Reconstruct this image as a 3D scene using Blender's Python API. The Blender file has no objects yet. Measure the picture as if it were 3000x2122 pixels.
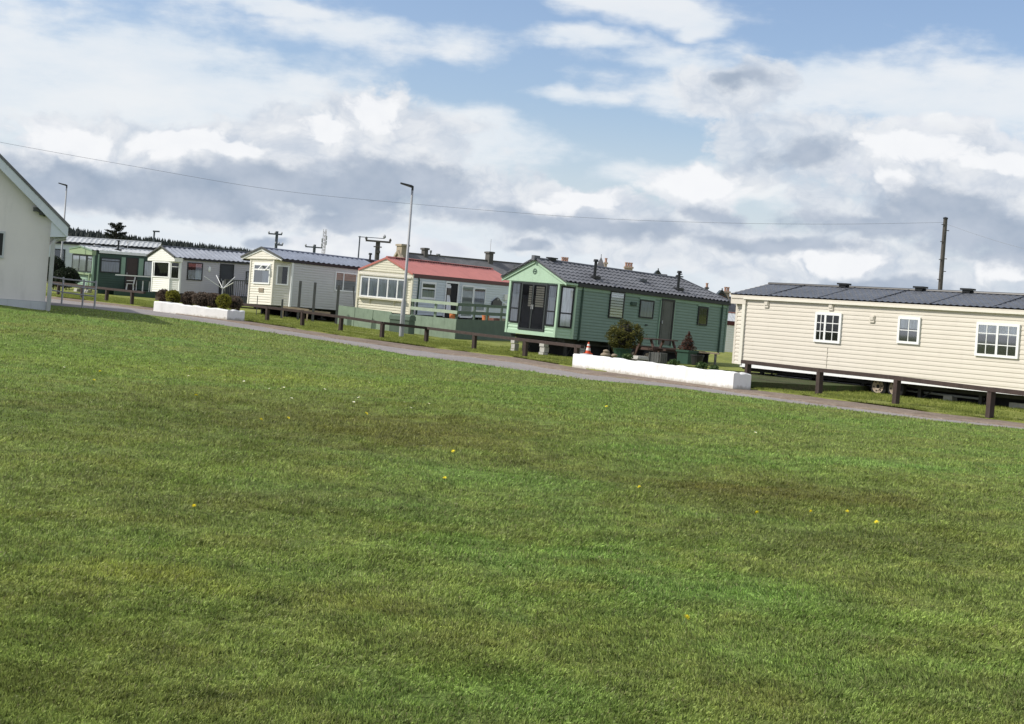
import bpy, math, random
import numpy as np
from mathutils import Matrix, Vector
R = math.radians
rng = random.Random(7)
nrs = np.random.RandomState(11)
scene = bpy.context.scene
col = scene.collection

# ------------------------------------------------------------------ camera model
# a 50 mm phone frame, held at 1.6 m, level, rolled 4.4 degrees, cropped below the axis
F = 4300.0; ROLL = R(4.4); PX, PY, EYE = 1500.0, 908.0, 1.6
CR, SR = math.cos(ROLL), math.sin(ROLL)

def uv(px, py):
    dx, dy = px - PX, py - PY
    return dx * CR + dy * SR, dx * SR - dy * CR

def gz(x, y):                                   # the ground climbs gently to the left
    t = max(0.0, min(1.0, (y - 15) / 30)); t = t * t * (3 - 2 * t)
    return t * .65 * (1 - math.exp(-max(0.0, -x - 3) / 10))

def lawn_z(x, y):
    return gz(x, y) + .02 + .045 * math.sin(x * .41 + 1.3) * math.sin(y * .29 + .4) * min(1, max(0, (y - 3) / 8)) * min(1, max(0, (25 - .788 * x - .615 * y) / 7))

def _ss(v): v = max(0., min(1., v)); return v * v * (3 - 2 * v)
_lz = lawn_z
def lawn_z(x, y): return _lz(x, y) + .12 * _ss((-x - 13.8) / 3.0) * _ss((y - 25) / 12) * _ss((60 - y) / 8)

def ground_at(px, py):
    u, v = uv(px, py); z = 0.0; Y = 50
    for i in range(60):
        Y = F * (z - EYE) / v; z = .5 * z + .5 * gz(u * Y / F, Y)
    return Vector((u * Y / F, Y, z))

def at(px, py, Y):
    u, v = uv(px, py)
    return Vector((u * Y / F, Y, EYE + v * Y / F))

def lift(p, dz=0.0):
    return Vector((p[0], p[1], gz(p[0], p[1]) + dz))

# ------------------------------------------------------------------ objects
def tag(o, label=None, cat=None, group=None, kind=None):
    if label: o['label'] = label
    if cat: o['category'] = cat
    if group: o['group'] = group
    if kind: o['kind'] = kind
    return o

def thing(name, label, cat, loc=(0, 0, 0), rz=0.0, group=None):
    o = bpy.data.objects.new(name, None); o.empty_display_size = .2; col.objects.link(o)
    o.location = loc; o.rotation_euler = (0, 0, rz)
    return tag(o, label, cat, group)

class MB:
    def __init__(s): s.v = []; s.f = []; s.mi = []; s.cur = 0
    def face(s, pts):
        n = len(s.v); s.v += [tuple(p) for p in pts]; s.f.append(tuple(range(n, n + len(pts)))); s.mi.append(s.cur)
    def box(s, lo, hi, M=None):
        x0, y0, z0 = lo; x1, y1, z1 = hi
        P = [Vector(p) for p in ((x0,y0,z0),(x1,y0,z0),(x1,y1,z0),(x0,y1,z0),(x0,y0,z1),(x1,y0,z1),(x1,y1,z1),(x0,y1,z1))]
        if M is not None: P = [M @ p for p in P]
        n = len(s.v); s.v += [tuple(p) for p in P]
        for f in ((0,3,2,1),(4,5,6,7),(0,1,5,4),(1,2,6,5),(2,3,7,6),(3,0,4,7)):
            s.f.append(tuple(n + i for i in f)); s.mi.append(s.cur)
    def cbox(s, c, size, M=None):
        s.box([c[i] - size[i] / 2 for i in range(3)], [c[i] + size[i] / 2 for i in range(3)], M)
    def bar(s, a, b, w, h=None, up=(0, 0, 1)):          # square bar between two points
        h = h or w; a, b = Vector(a), Vector(b); d = (b - a); L = d.length; d.normalize()
        u = Vector(up)
        if abs(d.dot(u)) > .98: u = Vector((0, 1, 0))
        x = d.cross(u).normalized(); z = x.cross(d)
        M = Matrix(((x.x, d.x, z.x, a.x), (x.y, d.y, z.y, a.y), (x.z, d.z, z.z, a.z), (0, 0, 0, 1)))
        s.box((-w / 2, 0, -h / 2), (w / 2, L, h / 2), M)
    def tube(s, pts, r, n=8, cap=True):
        pts = [Vector(p) for p in pts]; rs = r if isinstance(r, (list, tuple)) else [r] * len(pts)
        base = len(s.v); x = None
        for i, p in enumerate(pts):
            d = (pts[min(i + 1, len(pts) - 1)] - pts[max(i - 1, 0)]).normalized()
            if x is None:
                x = d.cross(Vector((0, 0, 1)) if abs(d.z) < .9 else Vector((0, 1, 0))).normalized()
            else: x = (x - d * x.dot(d)).normalized()
            y = d.cross(x)
            for k in range(n):
                a = 2 * math.pi * k / n; s.v.append(tuple(p + (x * math.cos(a) + y * math.sin(a)) * rs[i]))
        for i in range(len(pts) - 1):
            for k in range(n):
                a = base + i * n + k; b = base + i * n + (k + 1) % n
                s.f.append((a, b, b + n, a + n)); s.mi.append(s.cur)
        if cap:
            s.f.append(tuple(base + k for k in reversed(range(n)))); s.mi.append(s.cur)
            e = base + (len(pts) - 1) * n; s.f.append(tuple(e + k for k in range(n))); s.mi.append(s.cur)
    def lathe(s, c, prof, n=16):                          # prof: (radius, height)
        s.tube([Vector(c) + Vector((0, 0, h)) for r, h in prof], [max(r, .001) for r, h in prof], n)
    def prism(s, poly, ext):                              # polygon of 3-D points pushed along ext
        e = Vector(ext); P = [Vector(p) for p in poly]; n = len(P); b = len(s.v)
        s.v += [tuple(p) for p in P] + [tuple(p + e) for p in P]
        s.f.append(tuple(b + i for i in range(n))); s.mi.append(s.cur)
        s.f.append(tuple(b + n + i for i in reversed(range(n)))); s.mi.append(s.cur)
        for i in range(n):
            j = (i + 1) % n; s.f.append((b + i, b + n + i, b + n + j, b + j)); s.mi.append(s.cur)
    def blob(s, c, r, n=12, m=8, jit=.0):
        c = Vector(c); b = len(s.v)
        for i in range(m + 1):
            t = math.pi * i / m
            for k in range(n):
                a = 2 * math.pi * k / n; q = 1 + rng.uniform(-jit, jit)
                s.v.append((c.x + r[0] * math.sin(t) * math.cos(a) * q, c.y + r[1] * math.sin(t) * math.sin(a) * q, c.z + r[2] * math.cos(t) * q))
        for i in range(m):
            for k in range(n):
                a = b + i * n + k; d = b + i * n + (k + 1) % n
                s.f.append((a, a + n, d + n, d)); s.mi.append(s.cur)
    def leaves(s, c, r, n, size, shell=.55, flat=0.0, squash=1.0):
        for i in range(n):
            while True:
                p = Vector((rng.uniform(-1, 1), rng.uniform(-1, 1), rng.uniform(-1, 1)))
                if .05 < p.length < 1: break
            p = p.normalized() * (shell + (1 - shell) * rng.random() ** .6)
            q = Vector((c[0] + p.x * r[0], c[1] + p.y * r[1], c[2] + p.z * r[2]))
            s.leaf(q, size * rng.uniform(.6, 1.3))
    def leaf(s, q, k):
        a = Vector((rng.gauss(0, 1), rng.gauss(0, 1), rng.gauss(0, 1))).normalized()
        b = a.cross(Vector((rng.gauss(0, 1), rng.gauss(0, 1), rng.gauss(0, 1)))).normalized()
        s.face((q - a * k, q + b * k * .45, q + a * k, q - b * k * .45))
    def mesh(s, name, mats):
        me = bpy.data.meshes.new(name); me.from_pydata(s.v, [], s.f); 
        for m in (mats if isinstance(mats, (list, tuple)) else [mats]): me.materials.append(m)
        if any(s.mi): me.polygons.foreach_set('material_index', s.mi)
        me.update(); return me
    def build(s, name, mats, parent=None, smooth=False, label=None, kind=None):
        me = s.mesh(name, mats)
        if smooth: me.polygons.foreach_set('use_smooth', [True] * len(me.polygons))
        return link(name, me, parent, label=label, kind=kind)

def link(name, me, parent=None, loc=(0, 0, 0), rot=(0, 0, 0), label=None, kind=None):
    o = bpy.data.objects.new(name, me); col.objects.link(o); o.parent = parent
    o.location = loc; o.rotation_euler = rot
    return tag(o, label, kind=kind)

def copy_tree(o, parent=None):
    c = o.copy(); col.objects.link(c); c.parent = parent
    for ch in [q for q in list(col.objects) if q.parent == o]: copy_tree(ch, c)
    return c

# ------------------------------------------------------------------ materials
def nodes(name):
    m = bpy.data.materials.new(name); m.use_nodes = True; nt = m.node_tree; nt.nodes.clear()
    out = nt.nodes.new('ShaderNodeOutputMaterial'); return m, nt, out

def N(nt, t, **kw):
    n = nt.nodes.new(t)
    for k, v in kw.items(): setattr(n, k, v)
    return n

def noise(nt, vec, scale, detail=4, rough=.55, stretch=None):
    if stretch:
        mp = N(nt, 'ShaderNodeMapping'); mp.inputs['Scale'].default_value = stretch; nt.links.new(vec, mp.inputs[0]); vec = mp.outputs[0]
    n = N(nt, 'ShaderNodeTexNoise'); n.inputs['Scale'].default_value = scale; n.inputs['Detail'].default_value = detail
    n.inputs['Roughness'].default_value = rough; nt.links.new(vec, n.inputs['Vector']); return n.outputs['Fac']

def mixc(nt, fac, a, b, blend='MIX'):
    n = N(nt, 'ShaderNodeMix', data_type='RGBA', blend_type=blend)
    for s, v in ((0, fac), (6, a), (7, b)):
        if hasattr(v, 'links'): nt.links.new(v, n.inputs[s])
        elif s == 0: n.inputs[0].default_value = v
        else: n.inputs[s].default_value = (*v[:3], 1)
    return n.outputs[2]

def math_(nt, op, a, b=None, c=None, clamp=False):
    n = N(nt, 'ShaderNodeMath', operation=op); n.use_clamp = clamp
    for i, v in enumerate((a, b, c)):
        if v is None: continue
        if hasattr(v, 'links'): nt.links.new(v, n.inputs[i])
        else: n.inputs[i].default_value = v
    return n.outputs[0]

def ramp(nt, fac, stops):
    n = N(nt, 'ShaderNodeValToRGB'); e = n.color_ramp.elements
    while len(e) < len(stops): e.new(.5)
    for i, (p, c) in enumerate(stops): e[i].position = p; e[i].color = (*c[:3], 1)
    if fac is not None: nt.links.new(fac, n.inputs[0])
    return n.outputs[0]

def sstep(nt, v, lo, hi, a=0.0, b=1.0):
    n = N(nt, 'ShaderNodeMapRange', interpolation_type='SMOOTHSTEP')
    for i, x in enumerate((v, lo, hi, a, b)):
        if hasattr(x, 'links'): nt.links.new(x, n.inputs[i])
        else: n.inputs[i].default_value = x
    return n.outputs[0]

def paint(name, c, rough=.5, var=.14, dirt=.25, bump=.0, bscale=60, metal=0.0, scale=2.5, spec=.4, dirtc=None, streak=True):
    """paint, plastic, render or timber: mottled base colour with streaks of grime"""
    m, nt, out = nodes(name); b = N(nt, 'ShaderNodeBsdfPrincipled'); nt.links.new(b.outputs[0], out.inputs[0])
    tc = N(nt, 'ShaderNodeTexCoord').outputs['Object']
    n1 = noise(nt, tc, scale, 6, .6); n2 = noise(nt, tc, scale * 3.1, 5, .65, (1, 1, .22) if streak else None)
    dk = dirtc or tuple(x * .45 + .012 for x in c)
    f1 = ramp(nt, n1, [(.3, tuple(x * (1 - var) for x in c)), (.7, tuple(min(.95, x * (1 + var * .7)) for x in c))])
    f2 = math_(nt, 'MULTIPLY', sstep(nt, n2, .5, .78), dirt)
    nt.links.new(mixc(nt, f2, f1, dk), b.inputs['Base Color'])
    b.inputs['Roughness'].default_value = rough; b.inputs['Metallic'].default_value = metal
    b.inputs['Specular IOR Level'].default_value = spec
    if bump:
        bp = N(nt, 'ShaderNodeBump'); bp.inputs['Strength'].default_value = bump; bp.inputs['Distance'].default_value = .02
        nt.links.new(noise(nt, tc, bscale, 5), bp.inputs['Height']); nt.links.new(bp.outputs[0], b.inputs['Normal'])
    return m

def leafmat(name, stops, trans=.3, rough=.6):
    m, nt, out = nodes(name); g = N(nt, 'ShaderNodeNewGeometry'); tc = N(nt, 'ShaderNodeTexCoord').outputs['Object']
    f = math_(nt, 'ADD', math_(nt, 'MULTIPLY', g.outputs['Random Per Island'], .55), math_(nt, 'MULTIPLY', noise(nt, tc, 2.2, 3), .5))
    c = ramp(nt, f, stops)
    b = N(nt, 'ShaderNodeBsdfPrincipled'); b.inputs['Roughness'].default_value = rough; b.inputs['Specular IOR Level'].default_value = .15
    t = N(nt, 'ShaderNodeBsdfTranslucent'); mx = N(nt, 'ShaderNodeMixShader'); mx.inputs[0].default_value = trans
    nt.links.new(c, b.inputs['Base Color']); nt.links.new(c, t.inputs[0])
    nt.links.new(b.outputs[0], mx.inputs[1]); nt.links.new(t.outputs[0], mx.inputs[2]); nt.links.new(mx.outputs[0], out.inputs[0])
    return m

def glassmat(name, tint=(.95, .97, .98), refl=.10):
    m, nt, out = nodes(name); tr = N(nt, 'ShaderNodeBsdfTransparent'); tr.inputs[0].default_value = (*tint, 1)
    gl = N(nt, 'ShaderNodeBsdfGlossy'); gl.inputs['Roughness'].default_value = .03; gl.inputs[0].default_value = (.85, .9, .95, 1)
    lw = N(nt, 'ShaderNodeFresnel'); lw.inputs[0].default_value = 1.5
    tc = N(nt, 'ShaderNodeTexCoord').outputs['Object']; bp = N(nt, 'ShaderNodeBump'); bp.inputs['Strength'].default_value = .08
    nt.links.new(noise(nt, tc, 1.7, 1), bp.inputs['Height']); nt.links.new(bp.outputs[0], gl.inputs['Normal'])
    f = math_(nt, 'ADD', math_(nt, 'MULTIPLY', lw.outputs[0], .9), refl, clamp=True)
    mx = N(nt, 'ShaderNodeMixShader'); nt.links.new(f, mx.inputs[0]); nt.links.new(tr.outputs[0], mx.inputs[1]); nt.links.new(gl.outputs[0], mx.inputs[2])
    nt.links.new(mx.outputs[0], out.inputs[0]); return m

def clothmat(name, c, fold_shade=16):
    m, nt, out = nodes(name); b = N(nt, 'ShaderNodeBsdfPrincipled'); nt.links.new(b.outputs[0], out.inputs[0])
    tc = N(nt, 'ShaderNodeTexCoord').outputs['Object']
    n1 = noise(nt, tc, fold_shade, 3, .6, (1, 1, .08))  # darker streaks paint the shade of the folds into the cloth
    nt.links.new(ramp(nt, n1, [(.3, tuple(x * .62 for x in c)), (.55, c)]), b.inputs['Base Color']); b.inputs['Roughness'].default_value = .85
    return m

M = {}
M['cream'] = paint('cream_siding', (.72, .69, .60), .45, .03, .09)
M['cream_y'] = paint('yellow_cream_siding', (.76, .72, .575), .45, .03, .09)
M['beige'] = paint('beige_siding', (.63, .585, .505), .45, .03, .09)
M['pale'] = paint('pale_siding', (.76, .76, .71), .5, .03, .09)
M['lavender'] = paint('grey_lilac_siding', (.44, .425, .45), .5, .03, .09)
M['greysid'] = paint('grey_siding', (.53, .53, .525), .5, .03, .09)
M['bluegrey'] = paint('blue_grey_siding', (.55, .60, .625), .5, .03, .09)
M['green'] = paint('sage_green_siding', (.162, .240, .190), .5, .05, .15)
M['green_l'] = paint('pale_green_board', (.38, .535, .395), .5, .06, .2)
M['dgreen'] = paint('dark_green_siding', (.035, .072, .052), .5, .12, .3)
M['mgreen'] = paint('mid_green_trim', (.24, .36, .27), .5, .1, .3)
M['lgreen1'] = paint('leaf_green_board', (.255, .335, .20), .5, .08, .2)
M['fence_l'] = paint('pale_green_timber', (.42, .50, .38), .7, .1, .3)
M['fence_m'] = paint('mid_green_timber', (.26, .335, .25), .7, .14, .4)
M['fence_d'] = paint('dark_or_shaded_green_timber', (.095, .135, .10), .7, .15, .35)  # deck side's shade is put into this green; the storage box shares it
M['white'] = paint('white_trim', (.80, .81, .80), .4, .03, .15)
M['wallwhite'] = paint('whitewashed_block', (.80, .80, .79), .85, .08, .6, bump=.6, bscale=9, scale=2.6, dirtc=(.50, .48, .45), streak=False)
M['render'] = paint('grey_roughcast', (.725, .685, .67), .9, .05, .2, bump=.12, bscale=30, scale=.8)
M['plinth'] = paint('pale_plinth', (.52, .54, .56), .85, .06, .3, bump=.3)
M['barge'] = paint('white_bargeboard', (.62, .66, .72), .5, .05, .2)
M['black'] = paint('black_frame', (.012, .014, .017), .4, .2, .1)
M['dkframe'] = paint('dark_frame', (.028, .035, .035), .45, .15, .2)
M['shade_dark'] = paint('dark_shade_paint', (.02, .02, .022), .9, .4, .1)  # near-black paint for unlit rooms and the shade under floors
M['brown_door'] = paint('brown_door', (.055, .038, .034), .5, .2, .2)
M['navy_door'] = paint('charcoal_door', (.033, .037, .046), .5, .15, .2)
M['grey_door'] = paint('grey_door', (.09, .095, .085), .5, .15, .2)
M['paledoor'] = paint('pale_grey_door', (.33, .38, .36), .5, .06, .2)
M['roof_d'] = paint('charcoal_roof_tile', (.125, .13, .145), .50, .3, .45, scale=1.5, dirtc=(.16, .16, .16))
M['roof_n'] = paint('blue_black_roof', (.085, .095, .115), .36, .25, .4, scale=1.5, dirtc=(.15, .15, .16))
M['roof_g'] = paint('grey_steel_roof', (.30, .32, .36), .36, .2, .4, scale=1.5)
M['roof_s'] = paint('slate_blue_roof', (.20, .225, .28), .36, .2, .4, scale=1.5)
M['roof_l'] = paint('pale_grey_sheet', (.42, .44, .45), .6, .15, .45, scale=1.2)
M['roof_r'] = paint('red_sheet', (.53, .19, .16), .6, .09, .3, scale=1.2)
M['fascia_r'] = paint('maroon_fascia', (.085, .017, .017), .5, .15, .25)
M['slate'] = paint('old_slate', (.14, .14, .145), .7, .3, .5, bump=.4, bscale=9, scale=1.1, dirtc=(.20, .19, .18), streak=False)
M['stone'] = paint('tan_stone', (.34, .29, .22), .9, .2, .4, bump=.5, bscale=8, scale=1.3)
M['dkstone'] = paint('dark_stone', (.10, .095, .09), .9, .25, .4, bump=.4, bscale=8, scale=1.3)
M['pinkstone'] = paint('pink_stone', (.44, .35, .27), .9, .15, .35, scale=1.3)
M['brick'] = paint('red_brick', (.26, .12, .09), .9, .2, .3)
M['terra'] = paint('terracotta', (.40, .24, .18), .8, .15, .2)
M['timber'] = paint('brown_stained_timber', (.046, .030, .025), .75, .3, .55, scale=5, dirtc=(.11, .09, .08))
M['timber_g'] = paint('grey_weathered_timber', (.085, .088, .085), .8, .25, .5, scale=4, dirtc=(.16, .16, .15))
M['timber_l'] = paint('pale_plank', (.34, .27, .19), .8, .2, .4)
M['picnic'] = paint('red_brown_timber', (.085, .05, .042), .75, .25, .4, scale=4)
M['steel'] = paint('galvanised_steel', (.40, .41, .42), .5, .12, .3, metal=.3)
M['steel_w'] = paint('pale_railing', (.42, .43, .42), .45, .1, .4, metal=.2)
M['lampgrey'] = paint('lamp_column_grey', (.30, .31, .325), .45, .08, .25)
M['lamphead'] = paint('lamp_head_black', (.02, .022, .025), .4, .1, .1)
M['pole'] = paint('dark_pole_wood', (.085, .078, .072), .85, .3, .5, scale=3)
M['polegrey'] = paint('distant_pole', (.075, .09, .11), .8, .2, .2)
M['mast'] = paint('pale_mast', (.42, .40, .42), .6, .1, .1)
M['cable'] = paint('cable', (.22, .23, .26), .7, .1, .1)
M['rubber'] = paint('tyre_rubber', (.015, .015, .016), .8, .2, .4, dirtc=(.05, .045, .04))
M['rim'] = paint('tan_wheel_rim', (.34, .27, .20), .55, .15, .4)
M['chassis'] = paint('chassis_steel', (.035, .035, .036), .6, .3, .5, dirtc=(.08, .06, .045))
M['block'] = paint('concrete_block', (.46, .45, .42), .9, .15, .4, bump=.4)
M['cone'] = paint('cone_orange', (.60, .085, .03), .5, .08, .2)
M['conew'] = paint('cone_white', (.78, .76, .74), .5, .05, .2)
M['orangepot'] = paint('orange_pot', (.72, .25, .10), .6, .08, .2)
M['greentub'] = paint('green_tub', (.018, .058, .036), .55, .15, .2)
M['blackpot'] = paint('black_pot', (.016, .017, .018), .6, .2, .2)
M['bark'] = paint('bark', (.06, .047, .037), .9, .3, .4)
M['core'] = paint('bush_shade_core', (.014, .013, .009), .95, .3, .2)  # near-black core stands in for the shade inside the foliage
M['stonegrey'] = paint('field_stone', (.27, .22, .16), .9, .25, .4, bump=.5, bscale=20)
M['net'] = clothmat('net_curtain', (.90, .91, .94))
M['net_g'] = clothmat('pale_net_curtain', (.66, .69, .74), 22)
M['net_d'] = clothmat('grey_net_curtain', (.42, .46, .54))
M['blind'] = paint('slatted_blind', (.86, .88, .93), .7, .05, .1)
M['blind_y'] = paint('cream_blind', (.62, .60, .50), .7, .08, .2)
M['amber'] = paint('amber_blind', (.40, .14, .045), .8, .12, .2)
M['glass'] = glassmat('window_glass')
M['glass_b'] = glassmat('window_glass_bright', (.95, .97, .97), .22)
M['glass_d'] = glassmat('window_glass_dim', (.8, .8, .8), .03)
M['yellow'] = paint('dandelion_yellow', (.92, .78, .04), .7, .1, .05)
M['petal'] = paint('daisy_white', (.85, .85, .82), .7, .05, .05)
M['stem'] = paint('flower_stem', (.12, .2, .05), .7, .1, .1)
M['conifer_gold'] = leafmat('golden_conifer_leaf', [(.15, (.028, .036, .013)), (.45, (.065, .070, .022)), (.7, (.14, .135, .034)), (.95, (.24, .21, .04))])
M['hedge_y'] = leafmat('yellow_green_leaf', [(.15, (.07, .08, .016)), (.5, (.20, .205, .03)), (.9, (.38, .34, .045))])
M['hedge_b'] = leafmat('brown_hedge_leaf', [(.15, (.05, .038, .03)), (.5, (.14, .105, .078)), (.9, (.26, .20, .145))])
M['conifer_red'] = leafmat('russet_conifer_leaf', [(.15, (.03, .018, .013)), (.5, (.085, .038, .027)), (.9, (.16, .065, .045))])
M['shrub'] = leafmat('dark_shrub_leaf', [(.15, (.008, .014, .008)), (.5, (.018, .03, .016)), (.9, (.05, .065, .035))])
M['lowplant'] = leafmat('low_plant_leaf', [(.15, (.02, .045, .015)), (.5, (.06, .11, .035)), (.9, (.17, .22, .10))])
M['pine'] = leafmat('pine_needle', [(.15, (.008, .012, .009)), (.5, (.018, .024, .018)), (.9, (.04, .048, .034))], .15)
M['forest'] = leafmat('far_forest', [(.15, (.012, .019, .017)), (.5, (.024, .033, .030)), (.9, (.05, .058, .05))], .1)

# ------------------------------------------------------------------ ground materials
def lawn_colour(nt, blades=False):
    pos = N(nt, 'ShaderNodeNewGeometry').outputs['Position']; mot = math_(nt, 'MULTIPLY', sstep(nt, noise(nt, pos, 2.6, 7, .66), .33, .66, .76, 1.17), sstep(nt, noise(nt, pos, 9.0, 5, .7), .32, .66, .78, 1.16))  # dark mottles put the small shadows of uneven turf into the colour
    a = noise(nt, pos, .16, 3, .6); b = noise(nt, pos, .9, 4, .62); d = noise(nt, pos, 6.0, 5, .7)
    base = ramp(nt, a, [(.30, (0.158, 0.220, 0.053)), (.46, (0.198, 0.253, 0.063)), (.60, (0.168, 0.267, 0.059)), (.74, (0.219, 0.301, 0.070))])
    base = mixc(nt, sstep(nt, b, .42, .70), base, (0.219, 0.247, 0.062))
    base = mixc(nt, math_(nt, 'MULTIPLY', sstep(nt, noise(nt, pos, .45, 4, .6), .54, .72), .8), base, (0.190, 0.301, 0.075))
    # worn brown-olive patches and a fresh green sweep
    xy = N(nt, 'ShaderNodeVectorMath', operation='MULTIPLY'); xy.inputs[1].default_value = (1, 1, 0); nt.links.new(pos, xy.inputs[0])
    wob = N(nt, 'ShaderNodeTexNoise'); wob.inputs['Scale'].default_value = 1.1; wob.inputs['Detail'].default_value = 8; wob.inputs['Roughness'].default_value = .68; nt.links.new(pos, wob.inputs['Vector'])
    def spot(px, py, rx, ry, colour, amt, soft=.9):
        nonlocal base
        c = ground_at(px, py)
        s = N(nt, 'ShaderNodeVectorMath', operation='SUBTRACT'); s.inputs[1].default_value = (c.x, c.y, 0); nt.links.new(xy.outputs[0], s.inputs[0])
        m = N(nt, 'ShaderNodeVectorMath', operation='MULTIPLY'); m.inputs[1].default_value = (1 / rx, 1 / ry, 0); nt.links.new(s.outputs[0], m.inputs[0])
        l = N(nt, 'ShaderNodeVectorMath', operation='LENGTH'); nt.links.new(m.outputs[0], l.inputs[0])
        v = math_(nt, 'ADD', math_(nt, 'SUBTRACT', 1.0, l.outputs['Value']), math_(nt, 'MULTIPLY', math_(nt, 'SUBTRACT', wob.outputs['Fac'], .5), 2.6))
        base = mixc(nt, math_(nt, 'MULTIPLY', sstep(nt, v, -.1, soft), amt * .78), base, colour)
    spot(1300, 1270, 3.4, 3.2, (0.195, 0.174, 0.043), .9)
    spot(950, 1180, 4.6, 4.0, (0.171, 0.189, 0.047), .75)
    spot(2000, 1430, 4.2, 2.6, (.115, .130, .034), .8)
    spot(650, 1240, 6.0, 4.5, (.120, .135, .036), .75)
    spot(2500, 1600, 2.6, 1.4, (.115, .140, .036), .7)
    spot(900, 1480, 3.0, 1.5, (.130, .155, .050), .6)
    spot(200, 2050, 1.0, .5, (.200, .230, .060), .6)
    spot(1500, 2080, .9, .5, (.160, .240, .060), .5)
    spot(2700, 2050, 1.0, .5, (.190, .215, .065), .5)
    spot(2260, 1440, 1.7, 1.0, (0.150, 0.140, 0.035), .85)
    spot(2620, 1370, 2.2, 1.3, (0.203, 0.339, 0.079), .85)
    spot(1900, 1320, 2.6, 2.0, (0.145, 0.242, 0.051), .6)
    spot(600, 1085, 7.0, 3.0, (0.289, 0.302, 0.060), .8)
    spot(150, 1030, 7.0, 5.0, (0.160, 0.267, 0.051), .8)
    spot(1750, 1180, 6.0, 5.0, (0.145, 0.242, 0.046), .7)
    spot(1450, 1400, 1.8, 1.5, (0.186, 0.310, 0.070), .8)
    spot(450, 1700, .8, .5, (0.289, 0.302, 0.060), .7)
    spot(780, 1780, .13, .10, (0.071, 0.096, 0.024), .9)
    spot(210, 1830, .20, .12, (0.081, 0.103, 0.025), .85)
    spot(640, 2070, .16, .09, (0.081, 0.109, 0.027), .8)
    spot(1750, 1700, 1.2, .5, (0.167, 0.279, 0.069), .7)
    spot(2750, 1830, .5, .3, (0.262, 0.365, 0.081), .6)
    hv = N(nt, 'ShaderNodeHueSaturation'); nt.links.new(base, hv.inputs['Color']); nt.links.new(mot, hv.inputs['Value'])
    return pos, hv.outputs[0], d

m, nt, out = nodes('lawn_turf')
pos, base, d = lawn_colour(nt)
fine = noise(nt, pos, 28, 4, .75)
sh = math_(nt, 'MULTIPLY', sstep(nt, fine, .30, .66, .42, 1.15), sstep(nt, d, .28, .72, .80, 1.15))  # shade in the hollows under the blades, darkened in the turf colour
hs = N(nt, 'ShaderNodeHueSaturation'); nt.links.new(base, hs.inputs['Color']); nt.links.new(sh, hs.inputs['Value'])
bs = N(nt, 'ShaderNodeBsdfPrincipled'); bs.inputs['Roughness'].default_value = .9; bs.inputs['Specular IOR Level'].default_value = .1
nt.links.new(hs.outputs[0], bs.inputs['Base Color'])
bp = N(nt, 'ShaderNodeBump'); bp.inputs['Strength'].default_value = .8; bp.inputs['Distance'].default_value = .05
nt.links.new(math_(nt, 'ADD', fine, d), bp.inputs['Height']); nt.links.new(bp.outputs[0], bs.inputs['Normal'])
nt.links.new(bs.outputs[0], out.inputs[0]); M['lawn'] = m

m, nt, out = nodes('grass_blade')
pos, base, d = lawn_colour(nt)
g = N(nt, 'ShaderNodeNewGeometry')
hs = N(nt, 'ShaderNodeHueSaturation'); nt.links.new(base, hs.inputs['Color'])
nt.links.new(sstep(nt, g.outputs['Random Per Island'], 0, 1, .70, 1.75), hs.inputs['Value'])
c2 = mixc(nt, math_(nt, 'MULTIPLY', sstep(nt, math_(nt, 'FRACT', math_(nt, 'MULTIPLY', g.outputs['Random Per Island'], 37.0)), .86, .95), .75), hs.outputs[0], (.22, .21, .10))
bs = N(nt, 'ShaderNodeBsdfPrincipled'); bs.inputs['Roughness'].default_value = .55; bs.inputs['Specular IOR Level'].default_value = .25
tr = N(nt, 'ShaderNodeBsdfTranslucent'); mx = N(nt, 'ShaderNodeMixShader'); mx.inputs[0].default_value = .35
nt.links.new(c2, bs.inputs['Base Color']); nt.links.new(c2, tr.inputs[0])
nt.links.new(bs.outputs[0], mx.inputs[1]); nt.links.new(tr.outputs[0], mx.inputs[2]); nt.links.new(mx.outputs[0], out.inputs[0]); M['blade'] = m

def groundmat(name, stops, s1, s2, mixcol, bumpd=.02, amt=.8, stretch=None):
    m, nt, out = nodes(name); pos = N(nt, 'ShaderNodeNewGeometry').outputs['Position']
    a = noise(nt, pos, s1, 4, .6, stretch); b = noise(nt, pos, s2, 5, .7, stretch)
    c = mixc(nt, math_(nt, 'MULTIPLY', sstep(nt, b, .45, .68), amt), ramp(nt, a, stops), mixcol)
    f = noise(nt, pos, 18, 5, .75)
    hs = N(nt, 'ShaderNodeHueSaturation'); nt.links.new(c, hs.inputs['Color']); nt.links.new(sstep(nt, f, .3, .7, .72, 1.2), hs.inputs['Value'])
    bs = N(nt, 'ShaderNodeBsdfPrincipled'); bs.inputs['Roughness'].default_value = .9; bs.inputs['Specular IOR Level'].default_value = .1
    nt.links.new(hs.outputs[0], bs.inputs['Base Color'])
    bp = N(nt, 'ShaderNodeBump'); bp.inputs['Distance'].default_value = bumpd; bp.inputs['Strength'].default_value = .7
    nt.links.new(f, bp.inputs['Height']); nt.links.new(bp.outputs[0], bs.inputs['Normal']); nt.links.new(bs.outputs[0], out.inputs[0]); return m
M['verge'] = groundmat('verge_turf', [(.3, (.10, .14, .03)), (.5, (.19, .22, .05)), (.72, (.26, .29, .07))], .5, 1.6, (.25, .23, .09), .05)
M['field'] = groundmat('field_grass', [(.3, (.06, .09, .022)), (.7, (.11, .13, .035))], .02, .08, (.13, .12, .05), .04)
M['road'] = groundmat('asphalt', [(.3, (.22, .205, .20)), (.7, (.28, .26, .25))], .4, 2.0, (.32, .28, .25), .004, .6)
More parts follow.
